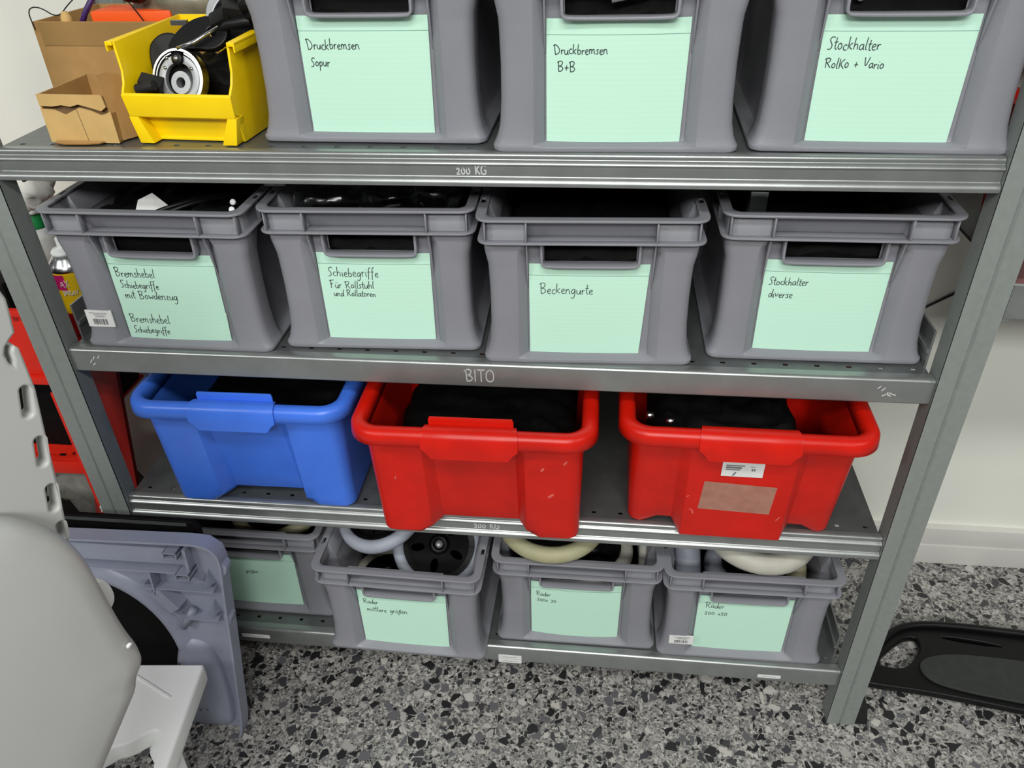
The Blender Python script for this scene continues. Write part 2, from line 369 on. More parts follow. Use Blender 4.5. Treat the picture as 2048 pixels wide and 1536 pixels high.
# ------------------------------------------------------------------ shelving unit
W = 1.2588; Z = [0.1457, 0.4743, 0.7753, 1.0790]; DP = 0.405
shelf = thing('shelving_unit', 'grey galvanised steel shelving unit holding the crates and bins against the wall', 'shelf')
def post_mb(x0, x1, inner, y0, d):
    """folded post: front flange with a centre groove plus an inner flange"""
    xm = (x0 + x1) / 2; g = 0.0016
    sec = [(x0, y0), (xm - .0035, y0 - d * .0006), (xm - .001, y0 + d * .0022), (xm + .0015, y0 - d * .0006), (x1, y0),
           (x1, y0 + d * .002), (x0, y0 + d * .002)]
    mb = MB().rings([[(x, y, 0.0) for x, y in sec], [(x, y, 1.98) for x, y in sec]])
    xi0, xi1 = (inner - .002, inner) if inner == x1 else (inner, inner + .002)
    mb.box(xi0, xi1, min(y0, y0 + d * .034), max(y0, y0 + d * .034), 0, 1.98)
    xo = x0 if inner == x1 else x1 - .002
    mb.box(xo, xo + .002, min(y0, y0 + d * .012), max(y0, y0 + d * .012), 0, 1.98)
    return mb
for (x0, x1, inn) in ((-.0505, 0.0, 0.0), (W, W + .0505, W)):
    post_mb(x0, x1, inn, -0.0105, 1).build('post', M['post'], shelf)
    post_mb(x0, x1, inn, DP + .004, -1).build('post', M['post'], shelf)
    xo = x1 if inn == W else x0 - .026
    ft = MB().rings([[(xo, -.008, 0), (xo + .026, -.008, 0), (xo + .026, .045, 0), (xo, .045, 0)],
                     [(xo + .002, -.004, .052), (xo + .016, -.004, .052), (xo + .016, .036, .052), (xo + .002, .036, .052)]])
    ft.build('foot_cap', M['rubber'], shelf, bevel=.003)
def fillet(prof, r=.0016, n=4):
    out = []
    for i, p in enumerate(prof):
        a, b = Vector(prof[i - 1]), Vector(prof[(i + 1) % len(prof)]); p = Vector(p)
        da, db = a - p, b - p; l = min(r, da.length * .45, db.length * .45)
        if l < 1e-5 or abs(da.angle(db) - math.pi) < .1: out.append(tuple(p)); continue
        q0, q1 = p + da.normalized() * l, p + db.normalized() * l
        for k in range(n + 1): t = k / n; out.append(tuple(q0 * (1 - t) ** 2 + p * 2 * t * (1 - t) + q1 * t * t))
    return out
def extr_x(prof, x0, x1):
    pr = fillet(prof); n = len(pr); mb = MB()
    mb.add([(x, y, z) for x in (x0, x1) for y, z in pr], [(j, (j + 1) % n, n + (j + 1) % n, n + j) for j in range(n)], True)
    return mb.add([(x, y, z) for x in (x0, x1) for y, z in pr], [tuple(range(n)), tuple(range(2 * n - 1, n - 1, -1))])
FLAT = [(.012, 0), (.0005, 0), (-.0015, -.0006), (-.0034, -.0019), (-.0046, -.0036), (-.005, -.0055), (-.005, -.0385), (-.003, -.0405), (.006, -.0405), (.006, -.0385), (-.0025, -.0380), (-.0025, -.004), (.0, -.0022), (.012, -.0022)]
STEP = [(.012, 0), (.0045, 0), (.0022, -.0008), (.0006, -.0022), (0, -.0042), (0, -.0080), (-.0022, -.0095), (-.0042, -.0117), (-.0048, -.0135), (-.0025, -.0155), (-.002, -.017), (-.002, -.0290),
        (-.0050, -.0308), (-.0072, -.0335), (-.008, -.0360), (-.008, -.0395), (-.006, -.0405), (.004, -.0405), (.004, -.0385), (-.004, -.0385), (-.004, -.0355), (.001, -.0300), (.001, -.014), (.005, -.0022)]
def perforated(z, back):
    xs = [.004]; cells = []
    x = .028
    while x < W - .02:
        xs += [x - .0035, x + .0035]; cells.append(len(xs) - 2); x += .0432
    xs.append(W - .004)
    rows = (.026, DP - .026); ys = [.009, rows[0] - .003, rows[0] + .003, .12, .28, rows[1] - .003, rows[1] + .003, DP - .004]
    P = [(a, b) for b in ys for a in xs]; nx = len(xs); polys = []
    for j in range(len(ys) - 1):
        for i in range(nx - 1):
            if j in (1, 5) and i in cells: continue
            a = j * nx + i; polys.append([a, a + 1, a + nx + 1, a + nx])
    return MB().slab(P, polys, lambda p: (p[0], p[1], z - .0035), lambda p: (p[0], p[1], z - .0018))
for i, z in enumerate(Z):
    flat = i in (0, 2); pr = FLAT if flat else STEP
    extr_x([(y, zz + z) for y, zz in pr], .0008, W - .0008).build('front_beam', M['steel'], shelf)
    extr_x([(DP - y, zz + z) for y, zz in FLAT], .0008, W - .0008).build('back_beam', M['steel'], shelf)
    perforated(z, i).build('shelf_panel', M['panel'], shelf)
    for sx in (0, 1):
        xa = .0025 if sx == 0 else W - .0065
        if flat:
            sb = MB().box(xa, xa + .003, .03, DP - .035, z - .006, z + .056)
            sb.box(xa + (.003 if sx == 0 else -.003), xa + (.006 if sx == 0 else 0), .03, DP - .035, z + .022, z + .028)
        else:
            sb = MB().box(xa, xa + .003, .03, DP - .035, z - .056, z - .006)
        sb.build('side_beam', M['steel'], shelf)
# pressed lettering on the beams
for (z, y, txt, x0, wd, h) in ((Z[3], -.0024, '200 KG', .617, .039, 1), (Z[1], -.0024, '200 KG', .607, .044, 1)):
    mb = MB()
    for s in strokes(txt, x0, z - .0265, wd, 0, None, 2): ribbon(mb, s, .0017, y - .0004, .0012)
    mb.build('embossed_lettering', M['letter'], shelf)
mb = MB()
for s in strokes('BITO', .611, Z[2] - .031, .044, 0, None, 1):
    ribbon(mb, s, .0016, -.0056, .0010)
mb.build('embossed_lettering', M['letter'], shelf)
for (x0, z0, pts) in ((.03, Z[2] - .024, [(0, 0, .004, .006), (.006, .006, .01, .012), (.003, -.004, .008, .0), (.014, .008, .018, .014)]),
                      (1.185, Z[2] - .028, [(0, .012, .004, .016), (.006, .008, .01, .014), (.008, .0, .018, .006), (.014, .006, .026, .002), (.012, .004, .02, .0)])):
    mb = MB()
    for a in pts: ribbon(mb, [(x0 + a[0], z0 + a[1]), (x0 + a[2], z0 + a[3])], .0012, -.0053)
    mb.build('paint_scratch', M['sticker'], shelf)
for (x0, x1, z0, z1) in ((.131, .187, .1195, .1285), (.637, .681, .1135, .1235), (.637, .681, .1018, .1118), (1.116, 1.157, .1145, .1225)):
    st = MB().box(x0, x1, -.0056, -.0049, z0, z1).build('label_sticker', M['sticker'], shelf)
    mb = MB(); rn = random.Random(int(x0 * 1000 + z0 * 1e4)); xx = x0 + (x1 - x0) * .2
    while xx < x1 - (x1 - x0) * .2:
        wv = rn.uniform(.0012, .003); ribbon(mb, [(xx, (z0 + z1) / 2 + rn.uniform(-.0006, .0006)), (xx + wv, (z0 + z1) / 2 + rn.uniform(-.0008, .0008))], .0012, -.0058); xx += wv + .001
    mb.build('printed_line', M['print'], st)

# ------------------------------------------------------------------ grey stacking crates
FR = 0.012   # depth of the recess in the crate ends
PROF = [(0.0, .1452), (.0015, .1472), (.0065, .1474), (.0090, .1452), (.018, .1416), (.032, .1386), (.06, .1365), (.10, .1358), (.14, .1367), (.150, .1374), (.168, .141), (.187, .1424), (.1885, .1408), (.2165, .1408)]
def hyz(hw): return .1828 + (hw - .1358) * .35
def crate_ring(hw, z, inset=0.0, rec=FR):
    """clockwise ring: corners, pillars, and the recessed middle of every side"""
    hy = hyz(hw); r = .013
    hx = hw - inset; hy -= inset
    dip = rec * .84 if z < .18 else 0.0; sl = .013 if z < .18 else .004
    def side(ax, h, cen):
        return [(-cen - sl, 0), (-cen - .0006, dip), (-cen, rec), (-.0615, rec), (.0615, rec), (cen, rec), (cen + .0006, dip), (cen + sl, 0)]
    out = []
    rr = r - inset * .5
    def corner(cx, cy, a0):
        for k in range(5):
            a = math.radians(a0 + 22.5 * k); out.append((cx + rr * math.cos(a), cy + rr * math.sin(a), z))
    corner(-hx + rr, -hy + rr, 180)
    for t, d in side(0, hx, .084): out.append((t, -hy + d, z))
    corner(hx - rr, -hy + rr, 270)
    for t, d in side(1, hy, .13): out.append((hx - d * .8, t, z))
    corner(hx - rr, hy - rr, 0)
    for t, d in side(0, hx, .084): out.append((-t, hy - d, z))
    corner(-hx + rr, hy - rr, 90)
    for t, d in side(1, hy, .13): out.append((-hx + d * .8, -t, z))
    return out
def rec_at(z, hw):
    if z < .0075: return 0.0
    if z > .19: return .003
    return max(.004, hyz(hw) - .1682)             # the recessed panel itself is flat
def crate_body():
    o3 = 3
    mb = MB(); outer = []; inner = []
    for z, hw in PROF:
        rec = rec_at(z, hw)
        outer.append(crate_ring(hw, z, 0, rec))
    for z, hw in PROF[o3:]:
        inner.append(crate_ring(hw, z, .0026, rec_at(z, hw)))
    n = len(outer[0]); vs = [p for r in outer for p in r] + [p for r in inner for p in r]; no = len(outer); f = []
    hole_j = [5 + 3, 5 + 8 + 5 + 8 + 5 + 3]          # segment between the two +-.0615 points, front and back
    zi = [z for z, _ in PROF]; h0, h1 = zi.index(.150), zi.index(.187)
    for i in range(no - 1):
        for j in range(n):
            if j in hole_j and h0 <= i < h1: continue
            k = (j + 1) % n; f.append((i * n + j, i * n + k, (i + 1) * n + k, (i + 1) * n + j))
    b = no * n
    for i in range(len(inner) - 1):
        for j in range(n):
            if j in hole_j and h0 <= i + o3 < h1: continue
            k = (j + 1) % n; f.append((b + i * n + j, b + (i + 1) * n + j, b + (i + 1) * n + k, b + i * n + k))
    for j in range(n):
        k = (j + 1) % n; f.append(((no - 1) * n + j, (no - 1) * n + k, b + (len(inner) - 1) * n + k, b + (len(inner) - 1) * n + j))
    for j in hole_j:
        k = j + 1
        for i in range(h0, h1):
            for c in (j, k): f.append((i * n + c, (i + 1) * n + c, b + (i + 1 - o3) * n + c, b + (i - o3) * n + c))
        for i in (h0, h1): f.append((i * n + j, i * n + k, b + (i - o3) * n + k, b + (i - o3) * n + j))
    f.append(tuple(range(n))[::-1]); f.append(tuple(b + j for j in range(n)))
    mb.add(vs, f); return mb
def crate_rim():
    mb = MB()
    # top lip with four stacking slots
    def line(hx, hy, r):
        o = []
        for sx, sy, a0 in ((1, -1, 270), (1, 1, 0), (-1, 1, 90), (-1, -1, 180)):
            for k in range(6):
                a = math.radians(a0 + 18 * k); o.append((sx * (hx - r) + r * math.cos(a), sy * (hy - r) + r * math.sin(a)))
            if a0 == 270: o += [(hx, -.135), (hx, -.118), (hx, .118), (hx, .135)]
            if a0 == 90: o += [(-hx, .135), (-hx, .118), (-hx, -.118), (-hx, -.135)]
        return o
    Ls = [line(.1500, .1985, .020), line(.1475, .196, .018), line(.1415, .190, .014), line(.1365, .185, .012)]
    n = len(Ls[0]); P = [p for l in Ls for p in l]; polys = []
    slots = (6, 8, 22, 24)
    for a in range(3):
        for j in range(n):
            if a == 1 and j in slots: continue
            k = (j + 1) % n; polys.append([a * n + j, a * n + k, (a + 1) * n + k, (a + 1) * n + j])
    mb.slab(P, polys, lambda p: (p[0], p[1], .2168), lambda p: (p[0], p[1], .2200))
    # lower lip
    A, B = rrect(.1488, .1972, .018), rrect(.139, .187, .014)
    m_ = len(A); mb.slab(A + B, [[j, (j + 1) % m_, m_ + (j + 1) % m_, m_ + j] for j in range(m_)], lambda p: (p[0], p[1], .1856), lambda p: (p[0], p[1], .1882))
    for sy in (-1, 1): mb.box(-.084, .084, *sorted((sy * .1682, sy * .1885)), .1840, .1875)
    # upright ribs between the lips, and beside the recess
    for sy in (-1, 1):
        for x in (-.084, .084): mb.box(x - .0011, x + .0011, *sorted((sy * .184, sy * .1965)), .188, .217); mb.rings([[(x - .0011, sy * .1690, z), (x + .0011, sy * .1690, z), (x + .0011, sy * yf, z), (x - .0011, sy * yf, z)] for z, yf in ((.110, .1695), (.150, .1790), (.172, .1850), (.186, .1885))])
        for x in (-.138, .138): mb.box(x - .001, x + .001, *sorted((sy * .180, sy * .1930)), .188, .217)
    for sx in (-1, 1):
        for y in (-.13, 0, .13): mb.box(*sorted((sx * .1375, sx * .147)), y - .0011, y + .0011, .188, .217)
    # grip frame round the hand hole
    for sy in (-1, 1):
        path = chaikin([(-.0645, .186), (-.0645, .160), (-.0635, .150), (-.052, .1485), (.052, .1485), (.0635, .150), (.0645, .160), (.0645, .186)], 2)
        rg = []
        for i, p in enumerate(path):
            a, b = path[max(i - 1, 0)], path[min(i + 1, len(path) - 1)]
            dx, dz = b[0] - a[0], b[1] - a[1]; l = math.hypot(dx, dz); nx, nz = -dz / l * .0016, dx / l * .0016
            y0, y1 = sy * .1677, sy * .1850
            rg.append([(p[0] + nx, y0, p[1] + nz), (p[0] + nx, y1, p[1] + nz), (p[0] - nx, y1, p[1] - nz), (p[0] - nx, y0, p[1] - nz)])
        mb.rings(rg)
    return mb
_b = crate_body().build('body', M['crate'], None, bevel=.0007, seg=1); BODY = _b.data; bpy.data.objects.remove(_b)
_b = crate_rim().build('rim', M['crate'], None, bevel=.0007, seg=1); RIM = _b.data; bpy.data.objects.remove(_b)
YF = -.1835   # local y of the pillar face near the waist (the recess lies FR behind it)
def card_y(x, bow): return -.1698 - bow * (1 - (x / .083) ** 2) * .0035
def label_card(parent, texts, seed, x0=-.0822, x1=.0805, zt=.1475, zb=.0088, bow=1.0, xb=None, name='label_card', yo=0.0):
    rn = random.Random(seed); n = 14; P = []; mb = MB(); xb = xb if xb is not None else x1 - .002
    for j, z in enumerate((zt, zb)):
        xr = x1 if j == 0 else xb
        for i in range(n + 1):
            x = x0 + (xr - x0) * i / n; P.append((x, card_y(x, bow) + yo, z))
    mb.add(P, [(i, i + 1, n + 2 + i, n + 1 + i) for i in range(n)], True)
    mb.add([(p[0], p[1] + .0004, p[2]) for p in P], [(i, n + 1 + i, n + 2 + i, i + 1) for i in range(n)], True)
    c = mb.build(name, M['paper'], parent)
    if texts:
        t = MB()
        for (s, fx, fz, fw) in texts:
            for st in strokes(s, x0 + fx * (x1 - x0), .1475 - fz * .139, fw * (x1 - x0), .05, rn): ribbon(t, st, .00095, lambda x: card_y(x, bow) + yo - .0004)
        t.build('handwriting', M['ink'], c)
    return c
def barcode_sticker(parent, x0, x1, z0, z1, rot=0):
    y = lambda z: -hyz(.1390 + (.1365 - .1390) * (z - .03) / .03) - .0008
    st = MB().add([(x0, y(z0), z0), (x1, y(z0), z0), (x1, y(z1), z1), (x0, y(z1), z1), (x0, y(z0) + .002, z0), (x1, y(z0) + .002, z0), (x1, y(z1) + .002, z1), (x0, y(z1) + .002, z1)],
                  [(0, 1, 2, 3), (7, 6, 5, 4), (0, 4, 5, 1), (1, 5, 6, 2), (2, 6, 7, 3), (3, 7, 4, 0)]).build('barcode_sticker', M['sticker'], parent)
    y = y((z0 + z1) / 2)
    mb = MB(); rn = random.Random(7); x = x0 + .010; h = z1 - z0
    while x < x1 - .009:
        wd = rn.choice((.0006, .001, .0014)); ribbon(mb, [(x, z0 + h * .14), (x, z0 + h * .5)], wd, y - .0005); x += wd + rn.choice((.0006, .001))
    for k, (a, b) in enumerate(((.15, .85), (.3, .78), (.35, .72))): ribbon(mb, [(x0 + (x1 - x0) * a, z1 - h * (.14 + .11 * k)), (x0 + (x1 - x0) * b, z1 - h * (.14 + .11 * k))], .0008, y - .0005)
    mb.build('barcode', M['print'], st)
OE, SZ, AE, UE = '\u00f6', '\u00df', '\u00e4', '\u00fc'
CR = [  # X, Y(front face), yaw, shelf, label, texts, options
 (.5037, .0343, -.0137, 3, 'grey crate on the top shelf next to the yellow bin, card reading Druckbremsen', [('Druckbremsen', .046, .276, .42), ('Sopur', .06, .42, .155)], {}),
 (.8105, .0024, .0136, 3, 'middle grey crate of the three on the top shelf, card reading Druckbremsen', [('Druckbremsen', .05, .274, .385), ('B+B', .08, .413, .13)], {'bow': 1.6}),
 (1.1184, .0084, -.0253, 3, 'rightmost grey crate on the top shelf, its card reading Stockhalter', [('Stockhalter', .04, .264, .35), ('RolKo + Vario', .045, .405, .395)], {}),
 (.1742, .0021, -.0066, 2, 'grey crate on the second shelf with card reading Bremshebel Schiebegriffe mit Bowdenzug', [('Bremshebel', .046, .266, .38), ('Schiebegriffe', .06, .396, .37), ('mit Bowdenzug', .07, .52, .51)], {'two': 1}),
 (.4828, .0233, .0286, 2, 'grey crate on the second shelf with card reading Schiebegriffe f\u00fcr Rollstuhl und Rollatoren', [('Schiebegriffe', .073, .264, .46), ('F' + UE + 'r Rollstuhl', .08, .40, .40), ('und Rollatoren', .10, .493, .385)], {}),
 (.7868, .0030, .0341, 2, 'grey crate on the second shelf with card reading Beckengurte', [('Beckengurte', .09, .32, .447)], {'xb': .0725}),
 (1.1031, .0307, .0011, 2, 'grey crate on the second shelf with card reading Stockhalter diverse', [('Stockhalter', .045, .267, .32), ('diverse', .058, .405, .20)], {}),
 (.163, .034, .0, 0, 'grey crate on the bottom shelf, partly hidden by the leaning lilac plastic tray', [('gr' + OE + SZ + 'en', .37, .39, .16)], {}),
 (.4693, -.0386, -.0168, 0, 'grey crate on the bottom shelf with card reading R\u00e4der mittlere gr\u00f6\u00dfen', [('R' + AE + 'der', .055, .25, .17), ('mittlere gr' + OE + SZ + 'en', .08, .39, .47)], {}),
 (.7801, .0106, .0035, 0, 'grey crate on the bottom shelf with card reading R\u00e4der 200x30', [('R' + AE + 'der', .06, .26, .16), ('200x 30', .065, .365, .22)], {'bow': 1.6}),
 (1.0783, .0028, .0095, 0, 'grey crate on the bottom shelf with card reading R\u00e4der 200x50', [('R' + AE + 'der', .08, .22, .2), ('200 x50', .08, .35, .245)], {}),
]
CT = []
for i, (x, y, yaw, sh, lab, tx, op) in enumerate(CR):
    r = thing('stacking_crate', lab, 'crate', (x + .19 * math.sin(-yaw), y + .19, Z[sh]), (0, 0, yaw), 'grey stacking crates on the shelves')
    for nm, me in (('body', BODY), ('rim', RIM)):
        o = bpy.data.objects.new(nm, me); COL.objects.link(o); o.parent = r
    label_card(r, tx, i + 3, bow=op.get('bow', .6), xb=op.get('xb'))
    if op.get('two'):
        label_card(r, [('Bremshebel', .05, .806, .39), ('Schiebegriffe', .05, .935, .36)], 77, zt=.0560, zb=.0084, bow=.6, yo=-.0008)
    if i == 3: barcode_sticker(r, -.134, -.0925, .033, .060)
    if i == 10: barcode_sticker(r, -.127, -.084, .031, .052)
    CT.append(r)

# ------------------------------------------------------------------ coloured tote bins with rolled rims
def bin_ring(z, f, flip, inset=0.0, hx0=.1535, hx1=.158, d0=.132, d1=.15):
    """outline of the tapered bin at height fraction f; front and back carry a stepped panel"""
    hx = hx0 + (hx1 - hx0) * f - inset; hy = d0 + (d1 - d0) * f - inset; r = .018 + .006 * f
    st = .026 * (1 - f * .7)                       # the step fades towards the rim
    p0, p1 = (0.0, st) if not flip else (st, 0.0)     # pillar depth, centre depth
    tw, tn = (.074, .060) if not flip else (.088, .074)
    out = []
    for k in range(6):
        a = math.radians(180 + 18 * k); out.append((-hx + r + r * math.cos(a), -hy + p0 + r + r * math.sin(a), z))
    for t, d in ((-tw - .02, p0), (-tw, p0), (-tn, p1), (tn, p1), (tw, p0), (tw + .02, p0)): out.append((t, -hy + d, z))
    for k in range(6):
        a = math.radians(270 + 18 * k); out.append((hx - r + r * math.cos(a), -hy + p0 + r + r * math.sin(a), z))
    for k in range(6):
        a = math.radians(18 * k); out.append((hx - r + r * math.cos(a), hy - r + r * math.sin(a), z))
    for t in (.06, 0, -.06): out.append((t, hy, z))
    for k in range(6):
        a = math.radians(90 + 18 * k); out.append((-hx + r + r * math.cos(a), hy - r + r * math.sin(a), z))
    return out
def tote(name, label, m, loc, yaw, flip, tongue, H=.222, sx=1.0, foot=.014):
    root = thing(name, label, 'bin', loc, (0, 0, yaw), 'coloured tote bins on the third shelf')
    hs = [0, .006, .02, .05, .09, .13, .17, .2]; mb = MB()
    out = [bin_ring(z, z / .2, flip, .004 if z == 0 else 0) for z in hs]
    inn = [bin_ring(z, z / .2, flip, .003) for z in hs[1:]]
    n = len(out[0])
    # feet: raise the bottom of the recessed part of the front
    fl = 0.0
    for ring in out[:2] + inn[:1]:
        for j, p in enumerate(ring):
            up = (7 <= j <= 10) if not flip else (j in (6, 7, 10, 11))
            if flip and j in (8, 9): up = False
            if up and foot: ring[j] = (p[0], p[1], p[2] + foot)
    v = [p for r in out for p in r] + [p for r in inn for p in r]; f = []
    for i in range(len(out) - 1):
        for j in range(n): k = (j + 1) % n; f.append((i * n + j, i * n + k, (i + 1) * n + k, (i + 1) * n + j))
    b = len(out) * n
    for i in range(len(inn) - 1):
        for j in range(n): k = (j + 1) % n; f.append((b + i * n + j, b + (i + 1) * n + j, b + (i + 1) * n + k, b + i * n + k))
    for j in range(n): k = (j + 1) % n; f.append(((len(out) - 1) * n + j, (len(out) - 1) * n + k, b + (len(inn) - 1) * n + k, b + (len(inn) - 1) * n + j))
    c0 = len(v); v.append((0, 0, foot)); c1 = len(v); v.append((0, 0, foot + .006))
    for j in range(n): k = (j + 1) % n; f.append((j, c0, k)); f.append((b + j, b + k, c1))
    mb.add(v, f)
    bo = mb.build('body', m, root, bevel=.003, seg=2)
    # rolled rim
    prof = [(-.003, .199), (-.0045, .216), (-.002, .2225), (.003, .2250), (.010, .2250), (.0155, .2230), (.0185, .218), (.0200, .2025), (.0180, .2015), (.0160, .214), (.012, .2205), (.004, .2210), (0, .217), (0, .199)]
    rg = []
    base = rrect(.158, .15, .026, 8)
    for j, (x, y) in enumerate(base):
        k = j // 9; cx = (.132, -.132, -.132, .132)[k]; cy = (.124, .124, -.124, -.124)[k]
        dv = Vector((x - cx, y - cy)).normalized()
        rg.append([(x + dv.x * o, y + dv.y * o, z) for o, z in prof])
    rg.append(rg[0]); mb = MB().rings(rg, False, False, True)
    mb.build('rim', m, root, weld=True)
    # front grip: a flap folded over the rim, wider at the top
    gp = [(-.005, .2255, .064), (.002, .2280, .065), (.010, .2280, .0665), (.0165, .2262, .0675), (.0208, .2195, .068), (.0228, .203, .068), (.0232, .197, .061), (.0236, .187, .054)]
    P0 = []; P1 = []
    for o, z, hw in gp:
        row = [-1, -.93, -.8, -.4, 0, .4, .8, .93, 1]
        P0 += [(t * hw, -.15 - o - (.0006 if abs(t) > .9 else .002), z + (0 if abs(t) > .9 else .0008)) for t in row]
        P1 += [(t * hw, -.15 - o + .0025, z - .0025) for t in row]
    nr = len(gp); q = []
    for i in range(nr - 1):
        for j in range(8): a = i * 9 + j; q.append((a, a + 1, a + 10, a + 9))
    m2 = len(P0); g = MB().add(P0, q, True).add(P1, [x[::-1] for x in q], True)
    edge = [j for j in range(9)] + [i * 9 + 8 for i in range(1, nr)] + [(nr - 1) * 9 + j for j in range(7, -1, -1)] + [i * 9 for i in range(nr - 2, 0, -1)]
    g.add([P0[i] for i in edge] + [P1[i] for i in edge], [(i, (i + 1) % len(edge), len(edge) + (i + 1) % len(edge), len(edge) + i) for i in range(len(edge))])
    g.build('handle_grip', m, root)
    if tongue:
        MB().rings([[(x * s_, -.1455 + dy, z) for x, dy in ((-.06, 0), (.06, 0), (.06, .003), (-.06, .003))] for z, s_ in ((.19, 1.0), (.234, 1.0), (.238, .97))]).build('grip_tongue', m, root, bevel=.001)
    root.scale = (sx, sx, sx)
    return root
BL = tote('tote_bin', 'blue plastic tote bin on the third shelf', M['blue'], (.251, .130, Z[1]), .012, False, True)
R1 = tote('tote_bin', 'red tote bin without stickers, beside the blue bin on the third shelf', M['red'], (.624, .088, Z[1]), .006, False, True, sx=1.025)
R2 = tote('tote_bin', 'red tote bin with a white sticker and a patch of tape on its front', M['red'], (1.019, .113, Z[1]), -.01, True, False, sx=1.025)
def on_front(z): return -.132 - .018 * z / .2       # front face height -> local y (protruding centre)
st = MB(); a, b = .138, .166
st.add([(-.029, on_front(a) - .0012, a), (.029, on_front(a) - .0012, a), (.029, on_front(b) - .0012, b), (-.029, on_front(b) - .0012, b)], [(0, 1, 2, 3)])
so = st.build('price_sticker', M['sticker'], R2)
mb = MB()
for (x0, x1, z, wd) in ((-.024, .002, .160, .002), (-.024, -.002, .156, .003), (-.024, -.004, .152, .002), (.012, .014, .153, .004), (.015, .017, .153, .004), (.010, .016, .159, .001)): ribbon(mb, [(x0, z), (x1, z)], wd, on_front(z) - .0018)
ribbon(mb, [(-.013, .1405), (-.009, .147)], .0022, on_front(.145) - .0018)
mb.build('printed_line', M['print'], so)
st = MB(); a, b = .064, .122
st.add([(-.054, on_front(a) - .0012, a + .003), (.050, on_front(a) - .0012, a - .001), (.053, on_front(b) - .0012, b - .002), (-.050, on_front(b) - .0012, b + .003)], [(0, 1, 2, 3)])
st.build('tape_patch', M['tape'], R2)
def scuffs(root, pts, yfn):
    for (x0, z0, x1, z1, wd) in pts:
        mb = MB(); ribbon(mb, chaikin([(x0, z0), ((x0 + x1) / 2 + .002, (z0 + z1) / 2 + .003), (x1, z1)], 1), wd, lambda x: yfn((z0 + z1) / 2) - .0008)
        mb.build('scuff_mark', M['scuff'], root)
M['scuff'] = mat('pale_scuff', (224, 110, 100), 0.6, 0, 0.2, 60, 0, 10, 0.75)
scuffs(R1, [(.098, .150, .102, .156, .003), (.108, .096, .116, .102, .004), (-.12, .12, -.119, .125, .002), (.13, .165, .135, .17, .003)], on_front)
scuffs(R2, [(-.066, .064, -.060, .055, .002), (-.072, .090, -.070, .092, .002), (.062, .05, .066, .058, .002)], on_front)

# ------------------------------------------------------------------ wheels lying in the bottom crates
def wheel(name, label, R, r, tm, loc, rot, spokes=5, group='wheels in the bottom crates', rib=False):
    root = thing(name, label, 'wheel', loc, rot, group)
    ring = []
    for k in range(48):
        a = 2 * math.pi * k / 48
        ring.append([((R - r + r * math.cos(t) * 1.0) * math.cos(a), (R - r + r * math.cos(t)) * math.sin(a), r * 1.05 * math.sin(t)) for t in [2 * math.pi * q / 14 for q in range(14)]])
    ring.append(ring[0]); MB().rings(ring, False, False, True).build('tyre', tm, root, weld=True)
    Ri = R - 2 * r
    MB().rings([[((Ri + o) * math.cos(2 * math.pi * k / 40), (Ri + o) * math.sin(2 * math.pi * k / 40), z) for o, z in ((.004, -.012), (.004, .012), (-.006, .009), (-.006, -.009))] for k in range(41)], False, False).build('rim_ring', M['black'], root, weld=True)
    holes = []
    for k in range(spokes):
        a = 2 * math.pi * (k + .5) / spokes; d = Ri * .62
        holes.append(ellipse(d * math.cos(a), d * math.sin(a), Ri * .20, Ri * .11, 20, a)[::-1])
    plate('wheel_disc', [ellipse(0, 0, Ri + .002, Ri + .002, 48)] + holes, .010, M['heap'], root, .0015)
    MB().lathe([(.017, -.014), (.019, -.012), (.019, .011), (.015, .015), (.009, .015), (.009, .011)], n=28).build('hub', M['black'], root)
    MB().lathe([(.0075, -.013), (.0075, .0145), (.003, .016)], n=16).build('axle_cap', M['alu'], root)
    return root
wheel('wheel', 'cream tyred wheel lying over the front rim of the crate reading 200x30', .100, .0145, M['tyre_cream'], (.732, .094, .3925), (math.radians(7), 0, 0))
wheel('wheel', 'off white tyred wheel lying over the front rim of the crate reading 200x50', .102, .0180, M['tyre_white'], (1.092, .098, .3945), (math.radians(6), math.radians(2), .3))
wheel('wheel', 'pale blue grey tyred wheel tilted at the left of the mittlere gr\u00f6\u00dfen crate', .086, .0125, M['tyre_blue'], (.422, .085, .392), (math.radians(14), math.radians(-18), .2))
wheel('wheel', 'black hubbed wheel with pale tyre leaning at the right of the mittlere gr\u00f6\u00dfen crate', .086, .0115, M['tyre_blue'], (.517, .095, .302), (math.radians(40), math.radians(6), .35), 5)
wheel('wheel', 'grey tyred wheel lying deep beneath the others in the mittlere gr\u00f6\u00dfen crate', .072, .014, M['tyre_white'], (.412, .090, .212), (0, 0, .6))
wheel('wheel', 'blue grey tyred wheel standing upright at the left inside the 200x50 crate', .098, .022, M['tyre_blue'], (.982, .150, .262), (0, math.radians(86), 0))
wheel('wheel', 'yellowed tyred wheel standing upright at the right inside the 200x50 crate', .098, .016, M['tyre_cream'], (1.168, .140, .258), (0, math.radians(90), 0))
wheel('wheel', 'pale tyred wheel lying lower under the cream one in the 200x30 crate', .076, .014, M['tyre_white'], (.806, .110, .305), (math.radians(12), math.radians(6), 0))
wheel('wheel', 'pale tyred wheel standing upright at the right inside the 200x30 crate', .088, .010, M['tyre_white'], (.902, .175, .262), (0, math.radians(90), 0))
wheel('wheel', 'black wheel with cream tyre inside the crate behind the lilac tray', .094, .0145, M['tyre_cream'], (.190, .150, .335), (math.radians(16), math.radians(-4), 0))
wheel('wheel', 'pale tyred wheel at the handle opening inside the crate reading 200x50', .070, .018, M['tyre_blue'], (1.083, .115, .272), (math.radians(5), 0, 0))

